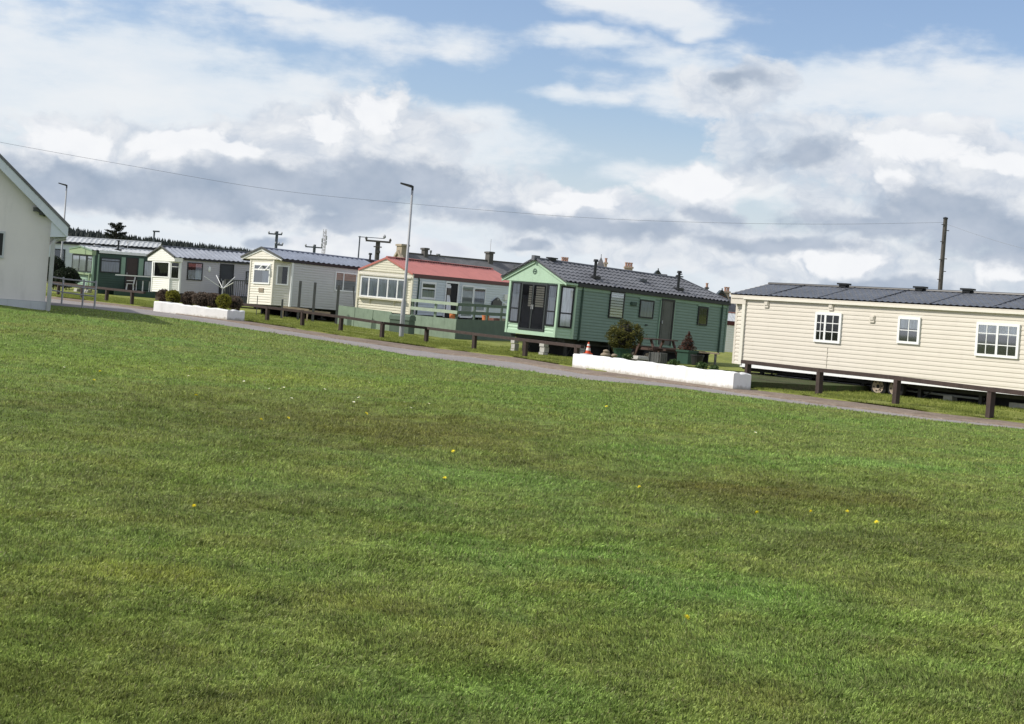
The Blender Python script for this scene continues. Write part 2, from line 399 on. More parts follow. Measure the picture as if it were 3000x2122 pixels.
M['soil'] = groundmat('soil_edge', [(.3, (.15, .115, .085)), (.6, (.22, .175, .14)), (.8, (.15, .14, .06))], .8, 3.0, (.28, .235, .195), .03)
M['bed'] = groundmat('garden_soil', [(.3, (.045, .06, .022)), (.7, (.09, .085, .05))], .8, 2.5, (.05, .09, .025), .04)
M['hill'] = groundmat('hill_scrub', [(.3, (.03, .04, .025)), (.7, (.06, .07, .04))], .01, .05, (.05, .06, .04), .1)

M['vergeblade'] = leafmat('verge_blade', [(.15, (.07, .10, .02)), (.45, (.19, .23, .05)), (.75, (.33, .36, .09)), (.95, (.42, .40, .17))], .35)

# ------------------------------------------------------------------ ground sheets
def dens(pts, step):
    o = []
    for a, b in zip(pts[:-1], pts[1:]):
        n = max(1, int((Vector(b[:2]) - Vector(a[:2])).length / step))
        for i in range(n): o.append((a[0] + (b[0] - a[0]) * i / n, a[1] + (b[1] - a[1]) * i / n))
    o.append((pts[-1][0], pts[-1][1])); return o

def resample(pts, n):
    pts = [Vector((p[0], p[1])) for p in pts]; L = [0]
    for a, b in zip(pts[:-1], pts[1:]): L.append(L[-1] + (b - a).length)
    o = []
    for i in range(n):
        t = L[-1] * i / (n - 1); k = 0
        while k < len(L) - 2 and L[k + 1] < t: k += 1
        q = (t - L[k]) / max(1e-6, L[k + 1] - L[k]); o.append(pts[k].lerp(pts[k + 1], q))
    return o

def strip(name, A, B, n, rows, mat, zf, kind='structure', pw=1.0, wob=0.0, dip=0.0):
    A = resample(A, n); B = resample(B, n); mb = MB()
    for r in range(rows + 1):
        t = (r / rows) ** pw if r != 1 or not dip else min(.01, (1 / rows) ** pw)
        for i in range(n):
            p = A[i].lerp(B[i], t)
            if wob and r <= 1: p = p + Vector((.6, .8)) * wob * (math.sin(i * .83) * .4 + math.sin(i * .31 + 2) * .6 + rng.uniform(-.2, .2))
            mb.v.append((p.x, p.y, zf(p.x, p.y) - (dip if r == 0 else 0)))
    for r in range(rows):
        for i in range(n - 1):
            a = r * n + i; mb.f.append((a, a + 1, a + n + 1, a + n)); mb.mi.append(0)
    return mb.build(name, mat, smooth=True, kind=kind)

G = ground_at
edge_lawn = [(-60, 96), (-32, 70)] + [tuple(G(*p)[:2]) for p in ((132, 904), (277, 909), (420, 921), (538, 937), (760, 970), (1000, 1006), (1271, 1051), (1500, 1081), (1740, 1115), (1999, 1140), (2120, 1157), (2396, 1191), (2711, 1231), (2999, 1259))] + [(14.5, 24), (22, 10), (34, -12)]
edge_road = [(-60, 112), (-34, 82)] + [tuple(G(*p)[:2]) for p in ((135, 873), (446, 909), (664, 941), (1000, 995), (1246, 1029), (1500, 1061), (1740, 1099), (1999, 1128), (2146, 1147), (2396, 1182), (2711, 1222), (2999, 1251))] + [(15.2, 24.4), (23, 10.4), (35, -11)]
edge_soil = [(-60, 115), (-34, 84)] + [tuple(G(*p)[:2]) for p in ((135, 868), (446, 903), (664, 934), (1000, 985), (1246, 1018), (1500, 1047), (1740, 1086), (1999, 1114), (2146, 1135), (2396, 1166), (2711, 1208), (2999, 1241))] + [(15.9, 25.4), (24, 11.2), (36, -10)]
far_field = [(-420, 420), (-120, 420), (60, 420), (240, 330), (260, 120), (200, -20)]
near_line = [(-60, 0), (-30, -12), (-8, -14), (8, -14), (24, -13), (34, -12.5)]
def shift(P, dx, dy): return [(x + dx, y + dy) for x, y in P]
strip('lawn', edge_lawn, near_line, 320, 70, M['lawn'], lambda x, y: lawn_z(x, y), pw=1.3, wob=.2, dip=.10)
strip('road', shift(edge_lawn, -.5, -.6), shift(edge_soil, .3, .4), 200, 6, M['road'], lambda x, y: gz(x, y) - .012)
strip('soil_edge', edge_road, shift(edge_soil, .5, .6), 420, 6, M['soil'], lambda x, y: gz(x, y) + .012, wob=.16, dip=.06)
strip('verge', edge_soil, far_field, 420, 70, M['verge'], lambda x, y: gz(x, y) + .035, pw=3.2, wob=.22, dip=.06)
mb = MB(); mb.face([(-2500, -400, -.6), (2500, -400, -.6), (2500, 4000, -.6), (-2500, 4000, -.6)]); mb.build('ground', M['field'], kind='structure')

# far rise with the forest on it
mb = MB(); n = 40
for i in range(n + 1):
    x = -700 + 760 * i / n
    h = 7.5 * max(0, min(1, (-x - 55) / 60)) * (1 + .12 * math.sin(x * .02)); 
    for j, (y, k) in enumerate(((500, -.1), (600, 1), (900, .8))): mb.v.append((x, y, -.4 + h * max(k, 0) - (0 if k > 0 else .3)))
for i in range(n):
    for j in range(2): a = i * 3 + j; mb.f.append((a, a + 3, a + 4, a + 1)); mb.mi.append(0)
mb.build('hills', M['hill'], smooth=True, kind='structure')
mb = MB()
def conifer(mb, x, y, z, h, w):
    k = 6
    for t in range(5):
        z0 = z + h * (.08 + .18 * t); z1 = z0 + h * .30; r = w * (1 - t * .185) * rng.uniform(.85, 1.15); b = len(mb.v); a0 = rng.random() * 6
        for i in range(k): a = a0 + 2 * math.pi * i / k; q = r * rng.uniform(.6, 1.25); mb.v.append((x + q * math.cos(a), y + q * math.sin(a), z0 + rng.uniform(-.06, .06) * h))
        mb.v.append((x + rng.uniform(-.1, .1), y, z1))
        for i in range(k): mb.f.append((b + i, b + (i + 1) % k, b + k)); mb.mi.append(0)
for i in range(2600):
    x = -330 + 250 * rng.random() ** .8; y = 600 + rng.uniform(0, 60) + rng.random() ** 2 * 40
    end = max(0, min(1, (-x - 80) / 30))
    top = (8.5 + 8.0 * end + max(0, (-x - 110)) * .035) * (y / 600)
    z0 = 6.2 * max(0, min(1, (-x - 55) / 60)) - 1.5
    h = (top - z0) * rng.uniform(.90, 1.03)
    conifer(mb, x, y, z0, h, h * rng.uniform(.24, .36))
tag(mb.build('forest', M['forest']), 'dark conifer wood along the skyline on the far left', 'forest', kind='stuff')

# ------------------------------------------------------------------ grass blades (uncountable: one object)
def vnoise(x, y, f, seed):
    r = np.random.RandomState(seed); T = r.rand(256, 256); X = x * f; Y = y * f
    xi = np.floor(X).astype(int); yi = np.floor(Y).astype(int); fx = X - xi; fy = Y - yi; fx = fx * fx * (3 - 2 * fx); fy = fy * fy * (3 - 2 * fy)
    g = lambda a, b: T[a % 256, b % 256]
    return (g(xi, yi) * (1 - fx) + g(xi + 1, yi) * fx) * (1 - fy) + (g(xi, yi + 1) * (1 - fx) + g(xi + 1, yi + 1) * fx) * fy
NB = 1300000
u = nrs.rand(NB); d0, d1, pw = 4.7, 52.0, .62      # pdf ~ d^(pw-1... ) : uniform-ish on the picture
dist = (d0 ** -pw + u * (d1 ** -pw - d0 ** -pw)) ** (-1 / pw)
az = nrs.uniform(-R(33), R(33), NB)
bx = dist * np.sin(az); by = dist * np.cos(az)
tuft = np.clip(vnoise(bx, by, 1.7, 5) * .34 + vnoise(bx, by, 5.0, 1) * .38 + vnoise(bx, by, 15.0, 2) * .42 - .07, 0, 1)
tuft = np.clip((tuft - .5) * 1.5 + .5, 0, 1)
keep = (nrs.rand(NB) < (.22 + .95 * tuft)) & (by < np.interp(bx, [p[0] for p in edge_lawn], [p[1] for p in edge_lawn]) - .12 - .35 * vnoise(bx, by, 2.3, 9)); bx, by, dist, tuft = bx[keep], by[keep], dist[keep], tuft[keep]; NB = len(bx)
lz = gz; t = np.clip((by - 15) / 30, 0, 1); t = t * t * (3 - 2 * t)
bz = t * .65 * (1 - np.exp(-np.maximum(0, -bx - 3) / 10)) + .02 + .045 * np.sin(bx * .41 + 1.3) * np.sin(by * .29 + .4) * np.clip((by - 3) / 8, 0, 1) * np.clip((25 - .788 * bx - .615 * by) / 7, 0, 1)
ln = (.008 + .022 * tuft + .009 * nrs.rand(NB)) * (1 + dist / 45)
wd = .0018 * (1 + dist / 9.0) * nrs.uniform(.7, 1.3, NB)
ang = nrs.uniform(0, 2 * np.pi, NB); lean = nrs.uniform(.15, 1.15, NB); la = nrs.normal(.6, 1.1, NB) + (vnoise(bx, by, 1.6, 3) - .5) * 5
ex, ey = np.cos(ang) * wd, np.sin(ang) * wd
lx, ly = np.cos(la) * np.sin(lean), np.sin(la) * np.sin(lean)
V = np.empty((NB, 4, 3), np.float32)
V[:, 0] = np.stack([bx - ex, by - ey, bz - .004], 1); V[:, 1] = np.stack([bx + ex, by + ey, bz - .004], 1)
V[:, 2] = np.stack([bx + ex * .8 + lx * ln * .45, by + ey * .8 + ly * ln * .45, bz + ln * .55 * np.cos(lean * .6)], 1)
V[:, 3] = np.stack([bx + lx * ln, by + ly * ln, bz + ln * np.cos(lean)], 1)
me = bpy.data.meshes.new('grass'); me.vertices.add(NB * 4); me.vertices.foreach_set('co', V.ravel())
me.loops.add(NB * 4); me.loops.foreach_set('vertex_index', np.arange(NB * 4, dtype=np.int32).reshape(-1, 4)[:, [0, 1, 2, 3]].ravel())
me.polygons.add(NB); me.polygons.foreach_set('loop_start', np.arange(0, NB * 4, 4, dtype=np.int32)); me.polygons.foreach_set('loop_total', np.full(NB, 4, np.int32))
me.materials.append(M['blade']); me.update(); me.validate()
tag(link('grass', me), 'short mown green grass covering the foreground field', 'grass', kind='stuff')

NV = 330000
eX = np.array([p[0] for p in edge_soil]); eY = np.array([p[1] for p in edge_soil])
vx = nrs.uniform(-24, 15.5, NV); vy = np.interp(vx, eX, eY) + .05 + 13 * nrs.rand(NV) ** 1.5
cl = np.clip(vnoise(vx, vy, .9, 21) * .5 + vnoise(vx, vy, 3.1, 22) * .55, 0, 1); cl = np.clip((cl - .5) * 2.0 + .5, 0, 1)
kp = nrs.rand(NV) < .15 + cl; vx, vy, cl = vx[kp], vy[kp], cl[kp]; NV = len(vx)
t = np.clip((vy - 15) / 30, 0, 1); t = t * t * (3 - 2 * t); vz = t * .65 * (1 - np.exp(-np.maximum(0, -vx - 3) / 10)) + .03
ln = .02 + .065 * cl * nrs.uniform(.5, 1.2, NV); wd = .011 * nrs.uniform(.6, 1.3, NV); ang = nrs.uniform(0, 6.28, NV); lean = nrs.uniform(.1, 1.0, NV); la = nrs.uniform(0, 6.28, NV)
V = np.empty((NV, 3, 3), np.float32); ex, ey = np.cos(ang) * wd, np.sin(ang) * wd
V[:, 0] = np.stack([vx - ex, vy - ey, vz - .01], 1); V[:, 1] = np.stack([vx + ex, vy + ey, vz - .01], 1); V[:, 2] = np.stack([vx + np.cos(la) * np.sin(lean) * ln, vy + np.sin(la) * np.sin(lean) * ln, vz + ln * np.cos(lean)], 1)
me = bpy.data.meshes.new('verge_grass'); me.vertices.add(NV * 3); me.vertices.foreach_set('co', V.ravel()); me.loops.add(NV * 3); me.loops.foreach_set('vertex_index', np.arange(NV * 3, dtype=np.int32))
me.polygons.add(NV); me.polygons.foreach_set('loop_start', np.arange(0, NV * 3, 3, dtype=np.int32)); me.polygons.foreach_set('loop_total', np.full(NV, 3, np.int32)); me.materials.append(M['vergeblade']); me.update(); me.validate()
tag(link('verge_grass', me), 'rougher yellow green grass on the verge in front of the caravans', 'grass', kind='stuff')

# ------------------------------------------------------------------ dandelions and daisies
mb = MB(); mb.cur = 0
for ring, (r0, r1, z0, z1, n_) in enumerate(((.003, .021, .000, .006, 26), (.003, .016, .004, .012, 20), (.001, .010, .008, .016, 12))):
    for k in range(n_):
        a = 2 * math.pi * (k + .37 * ring) / n_; q = 1 + .16 * math.sin(k * 2.7 + ring); c, s_ = math.cos(a), math.sin(a); w_ = r1 * 2.6 / n_
        mb.face([(c * r0, s_ * r0, .026 + z0), (c * r1 * q - s_ * w_, s_ * r1 * q + c * w_, .026 + z1), (c * r1 * q + s_ * w_, s_ * r1 * q - c * w_, .026 + z1)])
mb.cur = 1; mb.tube([(0, 0, -.01), (.003, 0, .015), (0, 0, .028)], .0022, 5); dand = mb.mesh('dandelion', [M['yellow'], M['stem']])
mb = MB(); mb.cur = 0
for k in range(12):
    a = 2 * math.pi * k / 12; c, s = math.cos(a), math.sin(a)
    mb.face([(c * .004 - s * .002, s * .004 + c * .002, .03), (c * .014 - s * .003, s * .014 + c * .003, .034), (c * .014 + s * .003, s * .014 - c * .003, .034), (c * .004 + s * .002, s * .004 - c * .002, .03)])
mb.cur = 1; mb.lathe((0, 0, .029), [(.005, 0), (.005, .004), (.002, .006)], 8); mb.cur = 2; mb.tube([(0, 0, -.01), (0, 0, .03)], .0015, 5)
daisy = mb.mesh('daisy', [M['petal'], M['yellow'], M['stem']])
DL = {(1998, 1857): 'largest yellow dandelion, on the bright turf right of centre at the front', (2479, 1517): 'yellow dandelion in the grass right of the brown worn patch, largest of its loose row',
      (1878, 1437): 'lone yellow dandelion in the middle of the lawn, right of centre', (1330, 1330): 'yellow dandelion on the brown olive patch at mid lawn',
      (272, 1124): 'yellow dandelion far out on the left of the lawn, below the hall', (569, 1514): 'lone pale yellow dandelion on the left half of the lawn', (2570, 1549): 'yellow dandelion at the right end of the loose row'}
for i, (px, py) in enumerate([(1998, 1857), (2479, 1517), (2570, 1549), (1878, 1437), (1330, 1330), (272, 1124), (839, 1240), (1068, 1225), (569, 1514), (1777, 1211), (2379, 1516), (2222, 1518), (1302, 1414), (760, 1246), (573, 1173), (296, 1094)]):
    p = G(px, py); o = link('dandelion', dand, loc=(p.x, p.y, lawn_z(p.x, p.y) + .02)); big = py > 1300; k = (.95 if big else 1.15) * rng.uniform(.9, 1.1); o.scale = (k, k, 1.2)
    o.rotation_euler = (rng.uniform(.1, .7), rng.uniform(-.3, .3), rng.random() * 6)
    if (px, py) in DL: tag(o, DL[(px, py)], 'flower')
    else: tag(o, 'small yellow dandelion dotted in the mown lawn', 'flower', 'small dandelions in the lawn')
for px, py in [(790, 1151), (825, 1151), (830, 1147), (930, 1155), (948, 1153), (955, 1156), (936, 1169), (1166, 1187), (1183, 1195), (1255, 1200), (1200, 1210), (1052, 1180), (1035, 1193), (852, 1181), (185, 1081), (235, 1083), (554, 1108), (715, 1126), (1080, 1134), (1240, 1316), (1290, 1316), (2210, 1282), (2180, 1288), (660, 1122), (530, 1094)]:
    p = G(px, py); o = link('daisy', daisy, loc=(p.x, p.y, lawn_z(p.x, p.y) + .01), rot=(rng.uniform(0, .5), rng.uniform(-.3, .3), rng.random() * 6)); o.scale = (1.35,) * 3
    tag(o, 'tiny white daisy in the short mown grass', 'flower', 'daisies scattered over the lawn')

# ------------------------------------------------------------------ caravans
def caravan_root(name, label, c, cat='caravan', group='caravans in a row'):
    al = c['al']; ex = Vector((math.cos(al), -math.sin(al), c['ro'])).normalized(); ey = Vector((math.sin(al), math.cos(al), c['pi'])).normalized()
    ez = ex.cross(ey).normalized(); ey = ez.cross(ex)
    o = thing(name, label, cat, group=group)
    o.matrix_world = Matrix(((ex.x, ey.x, ez.x, c['X']), (ex.y, ey.y, ez.y, c['Y']), (ex.z, ey.z, ez.z, c['zb']), (0, 0, 0, 1)))
    return o

class Plane:
    """a wall in caravan space: origin on the floor line, run direction, outward normal"""
    def __init__(s, o, h): 
        s.o = Vector((o[0], o[1], 0)); s.h = Vector((h[0], h[1], 0)).normalized(); s.n = Vector((s.h.y, -s.h.x, 0))
        s.M = Matrix(((s.h.x, s.n.x, 0, s.o.x), (s.h.y, s.n.y, 0, s.o.y), (0, 0, 1, 0), (0, 0, 0, 1)))
    def box(s, mb, h0, h1, d0, d1, z0, z1): mb.box((h0, d0, z0), (h1, d1, z1), s.M)
    def p(s, h, d, z): return s.M @ Vector((h, d, z))

def planes(c):
    W, a, cd, L = c['W'], c['a'], c['cd'], c['L']
    return dict(F=Plane((0, 0), (1, 0)), C=Plane((W - a, 0), (a, cd)), S=Plane((W, 0), (0, 1)), D=Plane((0, cd), (a, -cd)), P=Plane((0, L), (0, -1)), B=Plane((W, L), (-1, 0)))

def siding(mb, pl, h0, h1, z0, z1, board=.11, out=.019):
    n = max(1, round((z1 - z0) / board)); b = (z1 - z0) / n
    for i in range(n):
        za, zb = z0 + i * b, z0 + (i + 1) * b
        mb.face((pl.p(h0, out, za), pl.p(h1, out, za), pl.p(h1, out * .75, za + b * .45), pl.p(h0, out * .75, za + b * .45)))
        mb.face((pl.p(h0, out * .75, za + b * .45), pl.p(h1, out * .75, za + b * .45), pl.p(h1, 0, zb - b * .12), pl.p(h0, 0, zb - b * .12)))
        mb.face((pl.p(h0, 0, zb - b * .12), pl.p(h1, 0, zb - b * .12), pl.p(h1, .001, zb), pl.p(h0, .001, zb)))
        mb.face((pl.p(h0, 0.001, za), pl.p(h1, 0.001, za), pl.p(h1, out, za), pl.p(h0, out, za)))

def body(root, c, side, front, z0=0, board=.11, out=.019):
    P = planes(c); W, a, cd, L, H = c['W'], c['a'], c['cd'], c['L'], c['H']; cl = math.hypot(a, cd)
    mb = MB(); siding(mb, P['S'], cd, L, z0, H, board, out); siding(mb, P['P'], 0, L - cd, z0, H, board); siding(mb, P['B'], 0, W, z0, H, board)
    mb.prism([(a + .03, .03, z0), (W - a - .03, .03, z0), (W - .03, cd, z0), (W - .03, L - .03, z0), (.03, L - .03, z0), (.03, cd, z0)], (0, 0, H - z0 - .01))
    mb.prism([(-c['oh'] + .02, L - .03, H - .01), (W + c['oh'] - .02, L - .03, H - .01), (W / 2, L - .03, H + c['rise'] - .01)] if not c.get('hip') else [(0, L - .2, H - .02), (W, L - .2, H - .02), (W, L - .2, H), (0, L - .2, H)], (0, .03, 0))
    mb.build('side_wall', side, root)
    mb = MB(); siding(mb, P['F'], a, W - a, z0, H, board); siding(mb, P['C'], 0, cl, z0, H, board); siding(mb, P['D'], 0, cl, z0, H, board)
    mb.build('front_wall', front, root)
    return P

def roof(root, c, mat, style, y0, y1, hip=0.0, capmat=None, under=None, both=True):
    W, H, oh, rise = c['W'], c['H'], c['oh'], c['rise']; zt = H + .05
    run = W / 2 + oh; sl = math.hypot(run, rise); mb = MB()
    for sd in (1, -1):
        xe = W + oh if sd == 1 else -oh
        dirv = Vector((-sd * run, 0, rise)) / sl; nrm = Vector((sd * rise, 0, run)) / sl
        if style == 'tile': rows, py, ap, st = max(3, round(sl / .30)), .235, .023, .031
        elif style == 'corr': rows, py, ap, st = 1, .32, .026, 0
        elif style == 'fine': rows, py, ap, st = max(4, round(sl / .22)), .20, .011, .020
        else: rows, py, ap, st = 1, .22, .007, 0
        ny = int((y1 - y0) / (py / 6)); sub = [0, .86, 1.0] if st else [0, 1.0]
        lines = []
        for r in range(rows):
            for q in sub[:-1] if r < rows - 1 else sub:
                lines.append(((r + q) / rows, st * (1 - q) if q < 1 else 0))
                if st and q == .86: lines[-1] = ((r + .97) / rows, .002)
        if not st: lines = [(0, 0), (.33, 0), (.66, 0), (1, 0)]
        b = len(mb.v)
        for t, off in lines:
            for i in range(ny + 1):
                y = y0 + (y1 - y0) * i / ny
                if hip: y = min(y, y1 - hip * t)
                ph = (y - y0) / py * 2 * math.pi
                w = math.sin(ph) if style in ('tile', 'fine') else max(-.6, min(.8, 1.6 * math.sin(ph)))
                p = Vector((xe, y, zt)) + dirv * (sl * t) + nrm * (off + ap * w)
                mb.v.append(tuple(p))
        for r in range(len(lines) - 1):
            for i in range(ny):
                q = b + r * (ny + 1) + i; f = (q, q + 1, q + ny + 2, q + ny + 1)
                mb.f.append(f if sd == 1 else f[::-1]); mb.mi.append(0)
        # under layer closes the thickness
        e = Vector((xe, 0, zt - .03)); t = Vector((W / 2, 0, H + rise + .02))
        mb.face([(e.x, y0 + .01, e.z), (e.x, y1 - .01, e.z), (t.x, y1 - hip - .01, t.z), (t.x, y0 + .01, t.z)])
    if hip:
        b = len(mb.v); rows = 5
        for r in range(rows):
            for q in (0, .97):
                t = (r + q) / rows; x0 = -oh + run * t; x1 = W + oh - run * t
                for i in range(21): mb.v.append((x0 + (x1 - x0) * i / 20, y1 - hip * t + .02 * (1 - q), zt + rise * t + (.02 if q == 0 else 0)))
        for r in range(2 * rows - 1):
            for i in range(20): q = b + r * 21 + i; mb.f.append((q + 1, q, q + 21, q + 22)); mb.mi.append(0)
    o = mb.build('roof', mat, root, smooth=False)
    mb = MB(); mb.tube([(W / 2, y0 - .01, zt + rise + .015), (W / 2, y1 - hip, zt + rise + .015)], .05, 8)
    if hip:
        for s in (0, 1): mb.tube([(W / 2, y1 - hip, zt + rise + .02), (W + oh if s else -oh, y1, zt + .03)], .04, 6)
    mb.build('ridge_cap', capmat or mat, o)
    return o

def eaves(root, c, mat, y0, y1, h=.09, d=.05, z=0.0):
    W, H, oh = c['W'], c['H'], c['oh']; mb = MB()
    for x0, x1 in ((W + oh - d, W + oh + .004), (-oh - .004, -oh + d)): mb.box((x0, y0, H - h + .03 + z), (x1, y1, H + .03 + z))
    mb.build('gutter', mat, root)

def gable(root, c, mat, edge, y0, depth, drop=.0, bargeh=.14, boards=True, edge2=None):
    """gable panel with barge boards; a boxed canopy over the front when drop > 0"""
    W, H, oh, rise = c['W'], c['H'], c['oh'], c['rise']; mb = MB(); e = .02
    mb.prism([(-oh + e, y0, H - drop), (W + oh - e, y0, H - drop), (W + oh - e, y0, H + .01), (W / 2, y0, H + rise), (-oh + e, y0, H + .01)], (0, depth, 0))
    if boards:
        k = int((rise + drop) / .11)
        for i in range(k):
            z = H - drop + .03 + i * .11; hw = (W / 2 + oh - e) * min(1, 1 - max(0, (z + .1 - H)) / rise)
            if hw > .1: mb.face([(W / 2 - hw, y0 - .014, z), (W / 2 + hw, y0 - .014, z), (W / 2 + hw, y0 - .002, z + .1), (W / 2 - hw, y0 - .002, z + .1)]); mb.face([(W / 2 - hw, y0 - .001, z), (W / 2 + hw, y0 - .001, z), (W / 2 + hw, y0 - .014, z), (W / 2 - hw, y0 - .014, z)])
    g = mb.build('gable', mat, root)
    mb = MB(); t = .045
    for s in (1, -1):
        xe = W + oh if s == 1 else -oh
        mb.prism([(xe, y0 - t, H + .07), (xe, y0 - t, H + .07 - bargeh), (W / 2, y0 - t, H + rise + .07 - bargeh), (W / 2, y0 - t, H + rise + .07)], (0, t - .004, 0))
    bb = mb.build('bargeboard', edge, root)
    if edge2:
        mb = MB()
        for s in (1, -1):
            xe = W + oh + .02 if s == 1 else -oh - .02
            mb.prism([(xe, y0 - t - .05, H + .10), (xe, y0 - t - .05, H + .02), (W / 2, y0 - t - .05, H + rise + .03), (W / 2, y0 - t - .05, H + rise + .12)], (0, t + .02, 0))
        mb.build('verge_trim', edge2, root)
    return g

def window(root, pl, h0, h1, z0, z1, frame, fw=.06, mull=(), trans=(), curtain=None, cmat='net', glass='glass', glz=(), proud=.055, name='window', ctop=1.0, cbot=0.0, slat_x=None):
    mb = MB(); B = lambda a, b, c, d, d0=.0, d1=proud: pl.box(mb, a, b, d0, d1, c, d)
    B(h0, h1, z1 - fw, z1); B(h0, h1, z0, z0 + fw); B(h0, h0 + fw, z0 + fw, z1 - fw); B(h1 - fw, h1, z0 + fw, z1 - fw)
    xs = [h0 + fw] + [h0 + (h1 - h0) * m for m in mull] + [h1 - fw]
    for m in mull: B(h0 + (h1 - h0) * m - fw * .45, h0 + (h1 - h0) * m + fw * .45, z0 + fw, z1 - fw)
    for i, t in enumerate(trans):
        zt = z0 + (z1 - z0) * t; B(h0 + fw, h1 - fw, zt - fw * .4, zt + fw * .4, 0, proud - .003)
    for kind, v in glz:                         # thin glazing bars
        if kind == 'v': B(h0 + (h1 - h0) * v - .011, h0 + (h1 - h0) * v + .011, z0 + fw, z1 - fw, .0, proud - .006)
        else: B(h0 + fw, h1 - fw, z0 + (z1 - z0) * v - .011, z0 + (z1 - z0) * v + .011, .0, proud - .008)
    w = mb.build(name, frame, root)
    mb = MB(); pl.box(mb, h0 + .01, h1 - .01, .004, .0235, z0 + .01, z1 - .01); mb.build('dark_room_backing', M['shade_dark'], w)  # dark panel on the wall stands in for the unlit room
    zc0, zc1 = z0 + fw + (z1 - z0 - 2 * fw) * cbot, z0 + fw + (z1 - z0 - 2 * fw) * ctop
    if curtain:
        mb = MB(); ranges = [(0, 1)] if curtain in ('net', 'roller', 'slats') else [(0, .30), (.70, 1)] if curtain == 'pair' else [(.55, 1)] if curtain == 'right' else [(0, .45)]
        if curtain == 'slats':
            k = 9
            for bi, (a_, b_) in enumerate(slat_x or ((0, 1),)):
                if bi: mb.build('blind', M[cmat], w); mb = MB()
                for i in range(k):
                    za = zc0 + (zc1 - zc0) * (i + .08) / k; pl.box(mb, h0 + fw + (h1 - h0 - 2 * fw) * a_, h0 + fw + (h1 - h0 - 2 * fw) * b_, .026, .030, za, za + (zc1 - zc0) / k * .76)
        else:
            for (xa, xb) in zip(xs[:-1], xs[1:]):
                for a, b in ranges:
                    n = 14; A = xa + (xb - xa) * a; Bx = xa + (xb - xa) * b
                    for i in range(n):
                        p, q = A + (Bx - A) * i / n, A + (Bx - A) * (i + 1) / n; f = .026; g = .033 if curtain != 'roller' else .026
                        mb.face((pl.p(p, f if i % 2 else g, zc0), pl.p(q, g if i % 2 else f, zc0), pl.p(q, g if i % 2 else f, zc1), pl.p(p, f if i % 2 else g, zc1)))
        mb.build('blind' if curtain in ('roller', 'slats') else 'curtain', M[cmat], w)
    mb = MB(); mb.face((pl.p(h0 + fw * .5, .040, z0 + fw * .5), pl.p(h1 - fw * .5, .040, z0 + fw * .5), pl.p(h1 - fw * .5, .040, z1 - fw * .5), pl.p(h0 + fw * .5, .040, z1 - fw * .5)))
    mb.build('pane', M[glass], w)
    return w

def door(root, pl, h0, h1, z0, z1, frame, leaf, fw=.06, handle=True, glazed=None):
    mb = MB(); pl.box(mb, h0, h0 + fw, 0, .055, z0, z1); pl.box(mb, h1 - fw, h1, 0, .055, z0, z1); pl.box(mb, h0 + fw, h1 - fw, 0, .055, z1 - fw, z1)
    d = mb.build('door', frame, root)
    mb = MB(); pl.box(mb, h0 + fw, h1 - fw, 0, .03, z0, z1 - fw)
    for a, b in ((.08, .46), (.52, .94)): 
        za, zb = z0 + (z1 - z0) * a, z0 + (z1 - z0) * b
        pl.box(mb, h0 + fw + .1, h1 - fw - .1, .03, .036, za, za + .012); pl.box(mb, h0 + fw + .1, h1 - fw - .1, .03, .036, zb - .012, zb)
        pl.box(mb, h0 + fw + .1, h0 + fw + .112, .03, .036, za + .012, zb - .012); pl.box(mb, h1 - fw - .112, h1 - fw - .1, .03, .036, za + .012, zb - .012)
    mb.build('door_leaf', leaf, d)
    if handle:
        mb = MB(); zc = z0 + (z1 - z0) * .45; pl.box(mb, h0 + fw + .04, h0 + fw + .075, .03, .07, zc, zc + .14); mb.build('handle', M['steel'], d)
    return d

def corner_trim(root, pts, z0, z1, mat, r=.045):
    for x, y in pts:
        mb = MB(); mb.box((x - r, y - r, z0), (x + r, y + r, z1)); mb.build('corner_trim', mat, root)

def downpipe(root, x, y, z0, z1, mat, r=.035):
    mb = MB(); mb.tube([(x, y, z0), (x, y, z1 - .12), (x - .05, y, z1)], r, 8); mb.build('downpipe', mat, root)

def flue(root, c, y, t, h, mat):
    """pipe standing on the right roof slope; t runs 0 at the eave to 1 at the ridge"""
    W, H, oh, rise = c['W'], c['H'], c['oh'], c['rise']; x = W + oh - (W / 2 + oh) * t; z = H + rise * t + .05
    mb = MB(); mb.cbox((x, y, z + .03), (.34, .34, .10)); mb.tube([(x, y, z), (x, y, z + h)], .055, 10); mb.tube([(x, y, z + h), (x, y, z + h + .02), (x, y, z + h + .09)], [.10, .10, .085], 10)
    mb.build('flue', mat, root)

def roof_vent(root, c, y, mat, w=.38):
    mb = MB(); z = c['H'] + c['rise'] + .06; x = c['W'] / 2
    mb.box((x - .09, y - w / 2 + .05, z), (x + .09, y + w / 2 - .05, z + .07)); mb.box((x - .13, y - w / 2, z + .07), (x + .13, y + w / 2, z + .12)); mb.build('roof_vent', mat, root)

